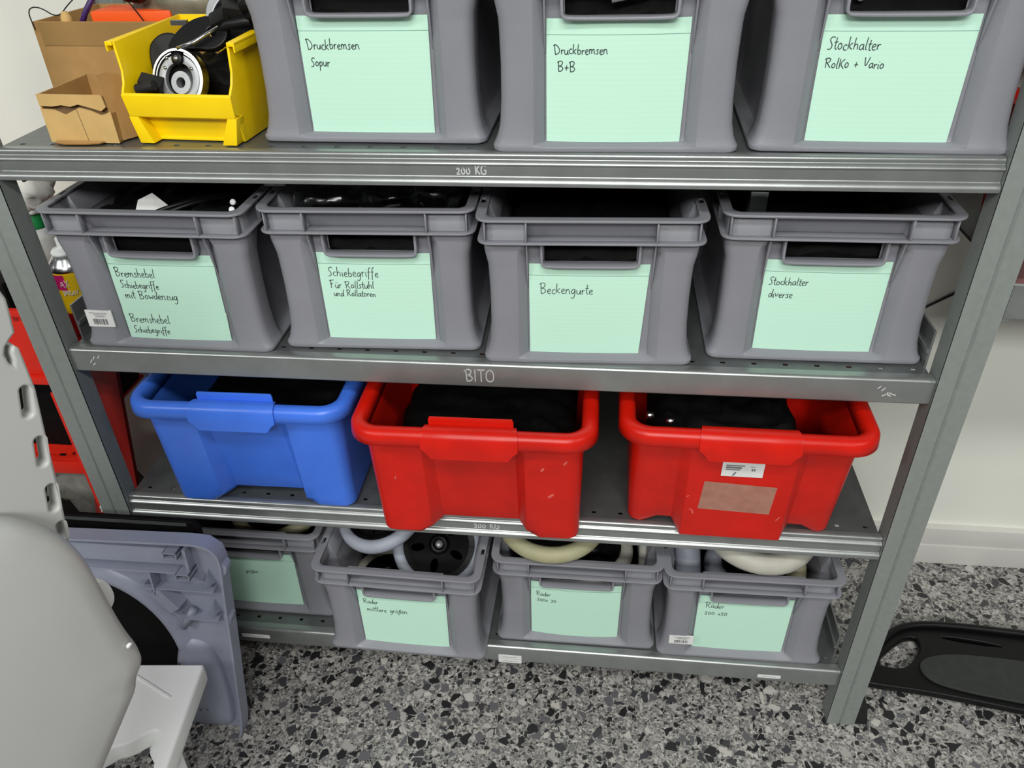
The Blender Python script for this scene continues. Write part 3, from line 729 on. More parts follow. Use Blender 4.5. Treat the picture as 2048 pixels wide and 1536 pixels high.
# ------------------------------------------------------------------ black parts, and dark fill standing in for shaded crate and bin interiors
def heap(label, x, y, z, hx, hy, h, seed, amp=.025, taper=0.0):
    n, m_ = 18, 22; rn = random.Random(seed); P = []; off = Vector((seed * 3.1, seed * 1.7, 0))
    for j in range(m_ + 1):
        for i in range(n + 1):
            u, v = -1 + 2 * i / n, -1 + 2 * j / m_
            px, py = u * hx, v * hy
            e = noise.noise(Vector((px * 26, py * 26, 0)) + off) + .6 * noise.noise(Vector((px * 60, py * 60, 3)) + off)
            edge = min(1, (1 - max(abs(u), abs(v))) * 6)
            P.append((px, py, max(.01, (h + amp * e) * (.8 + .2 * edge))))
    f = [(j * (n + 1) + i, j * (n + 1) + i + 1, (j + 1) * (n + 1) + i + 1, (j + 1) * (n + 1) + i) for j in range(m_) for i in range(n)]
    mb = MB().add(P, f, True)
    rim = [i for i in range(n + 1)] + [(j + 1) * (n + 1) + n for j in range(m_)] + [m_ * (n + 1) + n - 1 - i for i in range(n)] + [(m_ - 1 - j) * (n + 1) for j in range(m_ - 1)]
    k = len(rim); t = 1 - taper
    mb.add([P[i] for i in rim] + [(P[i][0] * t, P[i][1] * t, 0) for i in rim], [(i, (i + 1) % k, k + (i + 1) % k, k + i) for i in range(k)] + [tuple(range(k, 2 * k))])
    o = mb.build('parts_and_shade_heap', M['heap'], None, loc=(x, y, z), weld=True)
    return tag(o, label, 'parts', 'dark spare parts filling the crates', 'stuff')
zt_ = Z[3]
hl = ['top shelf crate beside the yellow bin', 'middle crate on the top shelf', 'rightmost crate on the top shelf', 'Bremshebel crate', 'Rollstuhl und Rollatoren crate', 'Beckengurte crate', 'Stockhalter diverse crate', 'crate behind the lilac tray', 'mittlere gr\u00f6\u00dfen crate', '200x30 crate', '200x50 crate']
for i, r in enumerate(CT):
    h = .172 if i < 7 else .022
    if i == 3: h = .182
    if i == 7: h = .12
    heap('dark heap of black parts and shade inside the ' + hl[i], r.location.x, r.location.y, r.location.z + .0125, .1175, .160, h, i + 1, .018)  # black crate contents that also stand in for the shade inside
heap('dark fill standing in for shade inside the blue bin', .251, .136, Z[1] + .022, .143, .112, .120, 21, .012, .06)  # black shape paints the shade inside the empty bin
heap('dark fill standing in for shade inside the plain red bin', .624, .088, Z[1] + .022, .146, .116, .120, 22, .02, .06)  # shade inside this bin, likewise put in as a black shape
heap('dark brake parts inside the yellow bin', .270, .146, zt_ + .005, .058, .042, .072, 25, .02)
heap('black parts filling the red bin with the tape patch', 1.000, .112, Z[1] + .022, .112, .112, .165, 23, .02, .08)
# small things on top of the jumble
def part(mb, name, label, cat, m, group=None, **k): return tag(mb.build(name, m, **k), label, cat, group)
zc = Z[2]
part(MB().add([(.150, .032, zc + .199), (.180, .036, zc + .200), (.196, .052, zc + .206), (.168, .062, zc + .223), (.150, .052, zc + .216)], [(0, 1, 2, 3, 4)]).add([(.150, .0325, zc + .1985), (.180, .0365, zc + .1995), (.196, .0525, zc + .2055), (.168, .0625, zc + .2225), (.150, .0525, zc + .2155)], [(4, 3, 2, 1, 0)]),
     'paper_tag', 'scrap of white paper sticking up in the Bremshebel crate', 'tag', M['sticker'])
for k, (dx, dz, lb) in enumerate(((0, 0, 'front black cable beside the paper scrap in the Bremshebel crate'), (.012, .006, 'middle black cable beside the paper scrap in the Bremshebel crate'), (.024, .004, 'rear black cable beside the paper scrap in the Bremshebel crate'))):
    part(MB().tube(chaikin([(.16 + dx, .030, zc + .196 + dz), (.185 + dx, .036, zc + .205 + dz), (.222 + dx, .06, zc + .216), (.25 + dx, .12, zc + .20)], 2), .0032, 8), 'cable', lb, 'cable', M['black'], 'black cables in the Bremshebel crate')
for k, (x, y, z, lb) in enumerate(((.2905, .050, .216, 'upper of two small white round caps in the Bremshebel crate'), (.2895, .044, .2075, 'lower of two small white round caps in the Bremshebel crate'))):
    o = MB().lathe([(.002, -.003), (.0042, -.002), (.0042, .001), (.0034, .0018)], n=20).build('round_cap', M['white_bright'], None, loc=(x, y, zc + z)); o.rotation_euler = (math.radians(62), 0, 0)
    tag(o, lb, 'cap', 'small white round caps')
part(MB().box(-.015, .015, -.002, .002, -.006, .006), 'plastic_tag', 'pale grey tag by the right rim of the Bremshebel crate', 'tag', M['sticker'], loc=(.334, .10, zc + .228))
def clear_bag(label, loc, rx, ry, rz, seed, m='clear'):
    mb = MB(); n, q = 22, 14; rg = []
    for j in range(1, q):
        ph = math.pi * j / q; ring = []
        for i in range(n):
            th = 2 * math.pi * i / n; d = Vector((math.cos(th) * math.sin(ph), math.sin(th) * math.sin(ph), math.cos(ph)))
            e = 1 + .22 * noise.noise(d * 2.6 + Vector((seed, 0, 0))) + .12 * abs(noise.noise(d * 6 + Vector((0, seed, 0))))
            ring.append((d.x * rx * e, d.y * ry * e, d.z * rz * e))
        rg.append(ring)
    mb.rings(rg, True, True, True)
    return tag(mb.build('plastic_bag', M[m], None, loc=loc), label, 'bag', 'plastic bags on the shelves')
clear_bag('clear plastic bag at the left in the Rollstuhl und Rollatoren crate', (.42, .09, zc + .212), .055, .05, .028, 3)
clear_bag('clear plastic bag in the middle of the Rollstuhl und Rollatoren crate', (.50, .12, zc + .208), .05, .05, .03, 8)
clear_bag('crumpled clear bag at the right in the Rollstuhl und Rollatoren crate', (.565, .11, zc + .214), .035, .04, .034, 12)
clear_bag('cloudy plastic bag among the cables in the Bremshebel crate', (.248, .066, zc + .197), .026, .03, .018, 17)
tu = MB(); s1, s0 = .011, .009
for (a, b, c, d) in ((-s1, s1, -s1, -s0), (-s1, s1, s0, s1), (-s1, -s0, -s0, s0), (s0, s1, -s0, s0)): tu.box(a, b, c, d, 0, .055)
o = part(tu, 'metal_tube', 'bright square metal tube standing up in the Stockhalter diverse crate', 'tube', M['chrome'], loc=(1.003, .082, zc + .178))
for k, (x, z, lb) in enumerate(((.882, .205, 'left of the two shiny bolts in the taped red bin'), (.913, .196, 'right of the two shiny bolts in the taped red bin'))):
    o = MB().lathe([(.007, -.006), (.007, .003), (.005, .007), (.002, .0085)], n=16).build('bolt', M['chrome'], None, loc=(x, .02, Z[1] + z)); o.rotation_euler = (math.radians(55), 0, 0)
    tag(o, lb, 'bolt', 'shiny bolts in the red bin')
part(MB().tube([(.80, .02, Z[3] + .168), (.86, .03, Z[3] + .178)], .006, 10), 'metal_rod', 'bright metal rod seen through the handle of the middle crate on the top shelf', 'rod', M['chrome'])
part(MB().lathe([(.001, -.004), (.0045, -.002), (.0045, .002), (.001, .004)], n=12), 'bolt', 'tiny shiny bolt at the handle of the rightmost crate on the top shelf', 'bolt', M['chrome'], loc=(1.07, .035, Z[3] + .163))

# ------------------------------------------------------------------ yellow open-fronted bin with brake parts (top shelf, left)
zt = Z[3]
YB = thing('picking_bin', 'yellow open fronted plastic bin on the left of the top shelf', 'bin', (.262, .030, zt), (0, 0, math.radians(-4)))
mb = MB(); D = .170; t = .0035
def ybx(z, y): return .0715 + .007 * z / .12
# side walls follow the sloping front cut-out
for s in (-1, 1):
    pr = [(.012, 0), (.0, .03), (-.008, .055), (-.007, .064), (.001, .074), (.006, .088), (.007, .122), (D, .128), (D, 0)]
    A = [(s * ybx(z, y), y, z) for y, z in pr]; B = [(s * (ybx(z, y) - t), y, z) for y, z in pr]
    k = len(pr); mb.add(A + B, [tuple(range(k)), tuple(range(2 * k - 1, k - 1, -1))] + [(i, (i + 1) % k, k + (i + 1) % k, k + i) for i in range(k)])
# front wall: overhanging upper band and a set-back scoop below
fp = [(.014, 0), (.012, .028), (-.006, .034), (-.010, .062), (-.006, .064), (-.003, .040), (.015, .032), (.017, 0)]
mb.rings([[(x * ybx(z, 0) / .07, y, z) for y, z in fp] for x in (-.07, .07)])
for s in (-1, 1):
    mb.rings([[(s * x, y, z) for x, z in ((.048, 0), (.068, 0), (.075, .034), (.062, .034))] for y in (-.006, .014)])
mb.box(-.07, .07, .012, D, 0, .004)
mb.rings([[(-ybx(z, 0), y, z) for y, z in ((D - t, 0), (D, 0), (D, .128), (D - t, .128))], [(ybx(z, 0), y, z) for y, z in ((D - t, 0), (D, 0), (D, .128), (D - t, .128))]])
for s in (-1, 1):
    mb.box(*sorted((s * .077, s * .087)), .004, D, .119, .124, (math.radians(1), 0, 0))
    mb.box(*sorted((s * .0845, s * .087)), .004, D, .112, .124, (math.radians(1), 0, 0))
mb.build('body', M['yellow'], YB, bevel=.0012, weld=False)
# brake drum
def disc(R0, R1, z0, z1, n=48):
    return MB().rings([[(r * math.cos(2 * math.pi * k / n), r * math.sin(2 * math.pi * k / n), z) for r, z in ((R1, z0), (R1, z1), (R0, z1), (R0, z0))] for k in range(n + 1)], False, False)
BD = thing('drum_brake', 'round metal drum brake in the yellow bin', 'brake', (.250, .064, zt + .072), (math.radians(70), 0, math.radians(-8)))
BD.scale = (.74, .74, .74)
disc(.046, .050, -.012, .006).build('drum_ring', M['chrome'], BD, weld=True)
disc(.0455, .0462, -.011, -.010).build('drum_seal', M['black'], BD, weld=True)
MB().lathe([(.046, -.014), (.046, -.009), (.001, -.009)], n=40).build('back_plate', M['black'], BD)
for a0, a1, in ((100, 255), (-75, 80)):
    arc = [math.radians(a0 + (a1 - a0) * k / 24) for k in range(25)]
    MB().rings([[(r * math.cos(a), r * math.sin(a), z) for r, z in ((.040, -.008), (.040, .002), (.027, .002), (.027, -.008))] for a in arc]).build('brake_shoe', M['alu'], BD, bevel=.0008)
    MB().rings([[(r * math.cos(a), r * math.sin(a), z) for r, z in ((.0445, -.008), (.0445, .004), (.0425, .004), (.0425, -.008))] for a in arc[1:-1]]).build('brake_lining', M['chrome'], BD)
disc(.009, .019, -.009, .006, 32).xform(Matrix.Translation((.006, -.006, 0))).build('hub', M['alu'], BD, weld=True)
MB().lathe([(.011, -.006), (.011, .006), (.009, .008), (.004, .008)], (0, .033, 0), 24).build('pivot', M['black'], BD)
MB().lathe([(.0045, .006), (.0045, .010), (.002, .011)], (0, .033, 0), 16).build('pivot_pin', M['chrome'], BD)
for x, y in ((-.026, .018), (.026, .018), (-.022, .034)): MB().lathe([(.003, 0), (.003, .004), (.001, .005)], (x, y, 0), 12).build('rivet', M['chrome'], BD)
o = plate('black_bracket', [chaikin([(-.03, -.045), (-.032, .03), (-.012, .048), (.012, .05), (.03, .036), (.034, .01), (.016, -.02), (.01, -.05)], 2, True)], .016, M['black'], None, .003)
o.scale = (.82, .82, .82); o.location = (.222, .105, zt + .080); o.rotation_euler = (math.radians(66), math.radians(-10), math.radians(8)); tag(o, 'angular black bracket at the left of the yellow bin', 'bracket')
o = plate('black_lever', [chaikin([(-.02, -.04), (-.012, -.012), (.01, .02), (.05, .038), (.075, .03), (.09, .0), (.07, -.028), (.03, -.03), (.0, -.046)], 2, True), ellipse(.055, .005, .008, .008, 16)], .014, M['black'], None, .003)
o.scale = (.72, .72, .72); o.location = (.250, .105, zt + .124); o.rotation_euler = (math.radians(52), math.radians(10), math.radians(-6)); tag(o, 'black lever arm with a round hole resting on the drum brake', 'lever')
part(MB().tube([(.252, .072, zt + .108), (.274, .078, zt + .114), (.305, .09, zt + .130)], [.0022, .0026, .002], 8), 'wire_rod', 'thin bright rod along the right side of the yellow bin', 'rod', M['chrome'])
part(MB().box(-.011, .011, -.003, .003, -.003, .003), 'metal_pin', 'short silver pin behind the lever in the yellow bin', 'pin', M['chrome'], loc=(.244, .11, zt + .132))
# things heaped at the back of the yellow bin
def lump(name, label, cat, m, loc, r, seed, group=None, rough=.35):
    mb = MB(); n, q = 20, 12; rg = []
    for j in range(1, q):
        ph = math.pi * j / q
        rg.append([tuple(c * s_ * (1 + rough * noise.noise(Vector((math.cos(2 * math.pi * i / n) * math.sin(ph), math.sin(2 * math.pi * i / n) * math.sin(ph), math.cos(ph))) * 2.4 + Vector((seed, 1, 0))))
                   for c, s_ in zip((math.cos(2 * math.pi * i / n) * math.sin(ph), math.sin(2 * math.pi * i / n) * math.sin(ph), math.cos(ph)), r)) for i in range(n)])
    return tag(mb.rings(rg, True, True, True).build(name, m, None, loc=loc), label, cat, group)
mb = MB()
for (cx_, cy_, cz_, a, b, c, rx, ry, rz) in ((0, 0, 0, .03, .03, .026, .3, .2, .4), (-.022, -.02, .006, .014, .022, .012, .5, -.4, .2), (.024, -.012, .012, .02, .016, .02, -.3, .5, .8), (.0, -.03, -.014, .024, .01, .012, .2, .1, -.5), (-.01, .01, .03, .018, .014, .01, .6, .2, .1)):
    mb.box(cx_ - a, cx_ + a, cy_ - b, cy_ + b, cz_ - c, cz_ + c, (rx, ry, rz))
mb.tube([(-.035, -.03, -.01), (-.01, -.036, .0), (.02, -.032, .004)], .008, 12); mb.tube([(.012, -.03, .02), (.03, -.034, .026)], .010, 14)
tag(mb.build('black_brake_unit', M['black'], None, bevel=.0025, loc=(.322, .14, zt + .130)), 'bulky black brake unit heaped at the back of the yellow bin', 'brake')
part(MB().box(-.014, .014, -.01, .01, -.012, .012, (.4, .3, .2)).tube([(-.012, -.014, .0), (.014, -.016, .006)], .007, 12), 'dark_connector', 'dark connector lying low at the left inside the yellow bin', 'connector', M['rubber'], bevel=.001, loc=(.212, .058, zt + .064))
lump('metal_casting', 'scuffed grey metal piece on top of the black brake unit', 'casting', M['alu'], (.335, .16, zt + .172), (.032, .028, .014), 9)
o = plate('curved_blade', [chaikin([(-.02, -.02), (-.018, .006), (.0, .022), (.026, .026), (.026, .018), (.004, .012), (-.008, -.002), (-.012, -.02)], 2, True)], .004, M['alu'], None, .001)
o.location = (.300, .12, zt + .150); o.rotation_euler = (math.radians(60), 0, 0); tag(o, 'curved silver blade left of the black brake unit', 'blade')
# cardboard boxes
SB = thing('cardboard_box', 'small torn open cardboard box beside the yellow bin', 'box', (.116, .030, zt), (0, 0, math.radians(-2)))
w2, dp, hh = .049, .11, .061
fb = MB(); c_ = .0022
fb.box(-w2, -w2 + c_, 0, dp, 0, hh); fb.box(w2 - c_, w2, 0, dp, 0, hh * .62); fb.box(-w2, w2, dp - c_, dp, 0, hh); fb.box(-w2, w2, 0, dp, 0, c_)
fb.build('carton', M['card'], SB)
tear = [(-.049, .0), (.049, .0), (.049, .041), (.040, .037), (.034, .036), (.022, .041), (.006, .045), (-.006, .040), (-.016, .036), (-.030, .042), (-.049, .043)]
o = plate('front_panel', [tear], .0022, M['card_pale'], SB); o.rotation_euler = (math.radians(90), 0, 0); o.location = (0, -.0002, 0)
o = plate('torn_flap', [[(-.049, .0615), (.042, .0610), (.044, .046), (.036, .041), (.022, .045), (.006, .049), (-.006, .046), (-.018, .048), (-.032, .046), (-.049, .047)]], .0022, M['card_pale'], SB); o.rotation_euler = (math.radians(90), 0, 0)
MB().box(-.047, .046, .006, .008, .004, .058).build('inner_wall', M['card_inner'], SB)
mb = MB(); ribbon(mb, [(.002, .044), (.006, .002)], .0008, -.0016); mb.build('fold_crease', M['card_inner'], SB)
o = plate('side_flap', [[(.0, 0), (.052, .0), (.046, .03), (.04, .072), (.012, .085), (-.004, .084)]], .002, M['card'], SB); o.rotation_euler = (math.radians(88), 0, math.radians(62)); o.location = (.046, .004, .001)
mb = MB(); mb.add([(-.04, -.003, .0012), (.030, -.003, .0012), (.026, -.010, .001), (.01, -.014, .001), (-.02, -.016, .001), (-.038, -.010, .001)], [tuple(range(6))])
mb.add([(-.04, -.003, .003), (.030, -.003, .003), (.026, -.010, .002), (.01, -.014, .002), (-.02, -.016, .002), (-.038, -.010, .002)], [tuple(range(5, -1, -1))]); mb.build('bottom_flap', M['card'], SB)
LB = thing('cardboard_box', 'large brown cardboard box behind the small torn one on the top shelf', 'box', (.112, .205, zt), (0, 0, math.radians(-3)))
mb = MB(); a, b, h = .148, .165, .118
mb.box(-a, -a + .004, 0, b, 0, h); mb.box(a - .004, a, 0, b, 0, h); mb.box(-a + .004, a - .004, 0, .004, 0, h); mb.box(-a + .004, a - .004, b - .004, b, 0, h); mb.box(-a, a, 0, b, 0, .004)
mb.build('carton', M['card'], LB)
MB().box(-a + .01, a - .002, -.0012, 0, .086, .1175).build('packing_tape', mat('brown_tape', (160, 126, 78), .35, 0, .06, 10), LB)
tag(MB().box(-.062, .062, -.03, .03, 0, .028).build('orange_box', M['orange'], None, bevel=.004, loc=(.106, .265, zt + .100)), 'bright orange plastic box in the large cardboard box', 'box')
part(MB().tube([(.020, .235, zt + .10), (.034, .24, zt + .125), (.075, .25, zt + .175)], .0042, 8), 'purple_rod', 'dark purple rod poking out of the large cardboard box', 'rod', M['purple'])
part(MB().tube([(.014, .222, zt + .095), (.014, .222, zt + .122), (.0135, .222, zt + .130)], [.008, .008, .004], 10), 'wooden_peg', 'pale peg beside the purple rod in the large cardboard box', 'peg', M['card_pale'])
part(MB().tube(chaikin([(-.03, .208, zt + .108), (-.036, .212, zt + .135), (-.02, .218, zt + .138), (.0, .224, zt + .120), (.02, .23, zt + .14), (.06, .235, zt + .165), (.1, .24, zt + .15), (.13, .225, zt + .116)], 3), .0009, 6), 'thin_wire', 'thin black wire looping above the large cardboard box', 'wire', M['black'])
part(MB().tube(chaikin([(.152, .197, zt + .092), (.138, .197, zt + .088), (.136, .196, zt + .078), (.145, .196, zt + .073), (.158, .197, zt + .074)], 3), .0008, 6), 'thin_wire', 'thin wire loop hanging on the large box beside the yellow bin', 'wire', M['black'])
clear_bag('mottled grey plastic bag behind the yellow bin on the top shelf', (.165, .292, zt + .130), .070, .055, .050, 31, 'mottle')
lump('dark_lump', 'dark round part showing in the mottled grey bag', 'part', M['black'], (.122, .235, zt + .152), (.02, .014, .014), 14)

# ------------------------------------------------------------------ red rack on the left with cans
RR = thing('red_rack', 'red steel rack standing left of the grey shelving unit', 'rack')
for x, y in ((-.098, .036), (-.52, .036), (-.52, .40)): MB().box(x, x + .024, y, y + .024, 0, .66).build('post', M['redsteel'], RR, bevel=.002)
MB().rings([[(xa, .125, z), (xb, .125, z), (xb, .135, z), (xa, .135, z)] for z, xa, xb in ((0, -.26, -.138), (.391, -.168, -.076), (.642, -.140, -.036), (.673, -.137, -.031))]).build('side_panel', M['redwine'], RR)
tr = MB(); tr.box(-.54, -.0535, .045, .050, .690, .812); tr.box(-.54, -.0535, .036, .05, .676, .690); tr.box(-.54, -.0535, .045, .40, .674, .680); tr.box(-.54, -.0535, .395, .40, .676, .70); tr.box(-.059, -.0535, .05, .40, .676, .70); tr.box(-.54, -.0535, .040, .045, .801, .812)
tr.build('upper_tray', M['redsteel'], RR, bevel=.0015)
mb = MB()
for k in range(36): mb.box(-.53 + k * .013, -.53 + k * .013 + .008, .0435, .0452, .792, .797)
mb.build('tray_slots', M['redwine'], RR)
lo = MB(); lo.box(-.54, -.112, .105, .122, .450, .456); lo.box(-.54, -.185, .122, .40, .450, .456); lo.box(-.54, -.112, .098, .105, .428, .456); lo.build('lower_shelf', M['redsteel'], RR, bevel=.0015)
mb = MB()
for x in (-.165, -.20, -.30): mb.box(x - .006, x + .006, .116, .122, .4556, .4566)
mb.build('shelf_holes', M['black'], RR)
tag(MB().box(-.53, -.185, .145, .39, .4565, .66).build('dark_block', M['heap'], None, bevel=.006), 'dark block filling the inside of the red rack', 'case')  # plain dark block between the tray and the lower shelf
tag(MB().box(-.34, -.118, .055, .12, .682, .850).build('black_carton', M['heap'], None, bevel=.004), 'black box in the tray of the red rack', 'box')
SC = thing('spray_can', 'yellow and red spray can with white nozzle beside the grey post', 'can', (-.107, .20, .682))
MB().lathe([(.031, 0), (.033, .003), (.033, .010), (.0325, .012)], n=32).build('can_base', M['chrome'], SC)
MB().lathe([(.0325, .012), (.0325, .130)], n=40, cap=False).build('can_body', M['canyellow'], SC)
MB().lathe([(.0328, .012), (.0328, .055)], n=40, cap=False).build('red_band', M['canred'], SC)
rg = [[(.0329 * math.cos(a), .0329 * math.sin(a), z) for z in (.100, .128)] for a in [math.radians(215 + 5 * k) for k in range(14)]]
MB().rings(rg, False, False, True, False).build('magenta_patch', M['magenta'], SC)
mb = MB()
for txt, a0, z, wd, hh_ in (('AX', 262, .105, .016, 1), ('SPRAY', 262, .090, .026, 1)):
    for s in strokes(txt, 0, z, wd, 0, None, 1):
        pts = [(.0333 * math.cos(math.radians(a0) + x / .033), .0333 * math.sin(math.radians(a0) + x / .033), zz) for x, zz in s]
        mb.tube(pts, .0008, 5)
mb.build('can_lettering', M['sticker'], SC)
MB().lathe([(.0325, .130), (.034, .132), (.034, .135), (.030, .142), (.024, .150), (.020, .156), (.018, .157)], n=36).build('can_shoulder', M['chrome'], SC)
MB().lathe([(.021, .156), (.021, .160), (.018, .164), (.010, .166), (.008, .168), (.008, .182), (.006, .185)], n=24).build('nozzle', M['white_bright'], SC)
WC = thing('spray_can', 'white can with coloured stripes at the left edge, above the black box', 'can', (-.190, .165, .682))
MB().lathe([(.033, 0), (.033, .150)], n=36, cap=False).build('can_body', M['white_bright'], WC)
for z0, z1, mm in ((.085, .098, 'canred'), (.100, .106, 'orange'), (.109, .114, 'canblue')): MB().lathe([(.0333, z0), (.0333, z1)], n=36, cap=False).build('colour_stripe', M[mm], WC)
MB().lathe([(.033, .150), (.0345, .153), (.030, .164), (.022, .172), (.012, .174)], n=36).build('can_shoulder', M['chrome'], WC)
MB().lathe([(.020, .173), (.020, .200), (.016, .205)], n=24).build('can_cap', M['white_bright'], WC)
BT = thing('bottle', 'white bottle with a green band behind the spray can', 'bottle', (-.205, .280, .682))
MB().lathe([(.030, 0), (.032, .004), (.032, .120), (.028, .150), (.020, .168)], n=32).build('bottle_body', M['white'], BT)
MB().lathe([(.020, .168), (.0205, .172), (.0205, .196), (.019, .198)], n=28).build('green_band', M['green'], BT)
MB().lathe([(.019, .198), (.030, .199), (.032, .204), (.028, .226), (.020, .238)], n=28).build('bottle_cap', M['white_bright'], BT)
lump('white_cloth', 'crumpled white cloth lying on the white bottle', 'cloth', M['whitecloth'], (-.165, .250, .940), (.034, .036, .045), 41, rough=.5)
lump('grey_cloth', 'crumpled grey cloth under the lower shelf of the red rack', 'cloth', M['cloth'], (-.235, .215, .318), (.085, .06, .095), 44, rough=.6)
part(MB().tube([(-.182, .13, .215), (-.180, .13, .30)], [.006, .005], 10), 'brass_rod', 'short brass rod beside the grey cloth in the red rack', 'rod', M['brass'])
tag(MB().box(-.45, -.12, .150, .30, .002, .205).build('dark_carton', M['heap'], None, bevel=.003), 'dark box on the floor under the red rack', 'box')
tag(MB().rings([[(x, y, z) for x, y in ((-.072, .01), (-.052, .01), (-.052, .03), (-.072, .03))] for z in (.420, .432)] + [[(x, y, .440) for x, y in ((-.068, .014), (-.056, .014), (-.056, .026), (-.068, .026))]]).build('white_clip', M['white_bright'], None), 'small white clip behind the foot of the left grey post', 'clip')

# ------------------------------------------------------------------ black board and lilac panel leaning on the shelving
BO = thing('black_board', 'flat black board leaning against the shelving behind the lilac tray', 'board', (-.055, -.088, 0), (math.radians(-5.0), 0, 0))
o = plate('board_sheet', [rrect(.205, .2365, .02, 5)], .010, M['heap'], BO, .002); o.rotation_euler = (math.radians(90), 0, 0); o.location = (0, 0, .2365)
MB().box(-.185, .185, -.007, -.005, .464, .4695).build('edge_strip', M['panel'], BO)
LP = thing('commode_tray', 'lilac grey plastic commode tray with large oval hole and ribbed underside facing out', 'tray', (0, -.118, 0), (math.radians(-5.0), 0, 0))
OL = [(-.30, .0), (.155, .0), (.166, .03), (.176, .14), (.188, .26), (.196, .36), (.204, .43), (.200, .455), (.182, .470), (.15, .472), (-.28, .462), (-.30, .45)]
o = plate('panel_sheet', [OL, ellipse(-.075, .195, .142, .168, 56)[::-1]], .004, M['lilac'], LP); o.rotation_euler = (math.radians(90), 0, 0)
def wall_path(pts, h, th, y0, closed=False):
    mb = MB(); rg = []
    for i, p in enumerate(pts):
        a, b = pts[max(i - 1, 0)], pts[min(i + 1, len(pts) - 1)]
        if closed: a, b = pts[i - 1], pts[(i + 1) % len(pts)]
        dx, dz = b[0] - a[0], b[1] - a[1]; l = math.hypot(dx, dz) or 1; nx, nz = -dz / l * th / 2, dx / l * th / 2
        hh = h(p) if callable(h) else h
        rg.append([(p[0] + nx, y0, p[1] + nz), (p[0] + nx, y0 - hh, p[1] + nz), (p[0] - nx, y0 - hh, p[1] - nz), (p[0] - nx, y0, p[1] - nz)])
    if closed: rg.append(rg[0])
    return mb.rings(rg, not closed, not closed)
wall_path(chaikin(OL[1:11], 2), .028, .004, 0).build('rim_wall', M['lilac'], LP)
mb = MB().add([], [])
el = ellipse(-.075, .195, .150, .176, 60); el2 = ellipse(-.075, .195, .176, .200, 60); n = len(el)
mb.add([(x, -.002, z) for x, z in ellipse(-.075, .195, .142, .168, 60)] + [(x, -.012, z) for x, z in el] + [(x, -.012, z) for x, z in ellipse(-.075, .195, .164, .189, 60)] + [(x, -.002, z) for x, z in el2],
       [(r * n + i, r * n + (i + 1) % n, (r + 1) * n + (i + 1) % n, (r + 1) * n + i) for r in range(3) for i in range(n)], True)
mb.v = [v if v[2] > .0 else (v[0], v[1], .0) for v in mb.v]
mb.build('hole_ring', M['lilac'], LP)
mb = MB()
mb.box(-.28, .140, -.024, 0, .4035, .4065); mb.box(-.28, .132, -.010, -.002, .412, .446)
for x in (-.06, .072): mb.box(x - .0015, x + .0015, -.024, 0, .352 if x > 0 else .39, .4045)
mb.box(.05, .176, -.022, 0, .3635, .3665); mb.box(.112, .172, -.022, 0, .298, .301)
mb.box(.040, .075, -.014, 0, .3635, .3665)
mb.box(.082, .1, -.014, 0, .30, .303, (0, math.radians(40), 0)); mb.build('stiffening_rib', M['lilac'], LP)
for (x, z) in ((.122, .447), (.134, .402)):
    mb = MB()
    for a, b, c, d in ((-.012, .012, -.006, -.004), (-.012, .012, .004, .006), (-.012, -.010, -.006, .006), (.010, .012, -.006, .006)): mb.box(x + a, x + b, -.030, -.002, z + c, z + d)
    mb.build('clip_socket', M['lilac'], LP)
MB().box(.138, .144, -.02, 0, .400, .452).build('end_stop', M['lilac'], LP)
for (x, z, s) in ((.166, .372, .016), (.163, .306, .015)):
    MB().add([(x - s, -.002, z), (x + s * .6, -.002, z), (x, -.022, z + .002), (x, -.002, z + s * 1.8)], [(0, 1, 2), (1, 3, 2), (3, 0, 2), (0, 3, 1)]).build('gusset', M['lilac'], LP)
MB().rings([[(x, y, z) for x, y in ((-.018, 0), (.018, 0), (.012, -.022), (-.010, -.022))] for z in (0, .05)]).xform(Matrix.Translation((.098, -.002, .318)) @ Matrix.Rotation(math.radians(-35), 4, 'Y')).build('block_boss', M['lilac'], LP)
MB().tube([(.098, -.012, .270), (.125, -.010, .312)], .007, 12).build('round_boss', M['lilac'], LP)
for (x, z) in ((.203, .418), (.189, .305)): MB().rings([[(x - .004, y, z - .018), (x + .006, y, z - .006), (x + .009, y, z + .006), (x + .005, y, z + .012), (x - .004, y, z + .014)] for y in (-.024, -.004)]).build('side_lug', M['lilac'], LP, bevel=.001)
lobe = chaikin([(.07, .23), (.135, .23), (.150, .12), (.146, .03), (.13, .002), (.05, .002), (.035, .03), (.05, .12)], 3, True)
k = len(lobe); cx, cz = .095, .11
mb = MB(); rg = [[(cx + (x - cx) * s_, y, max(.002, cz + (z - cz) * s_)) for x, z in lobe] for s_, y in ((1, -.001), (.95, -.009), (.85, -.014), (.6, -.018), (.3, -.019))]
mb.rings(rg, False, True, True).build('foot_lobe', M['lilac'], LP)
mb = MB()
for (x, z, x2, z2) in ((.07, .172, .074, .186), (.074, .186, .076, .172), (.085, .06, .09, .063), (.10, .065, .104, .064), (.09, .10, .094, .107)): ribbon(mb, [(x, z), (x2, z2)], .0022, -.0205)
mb.build('dark_smudge', M['ink'], LP)

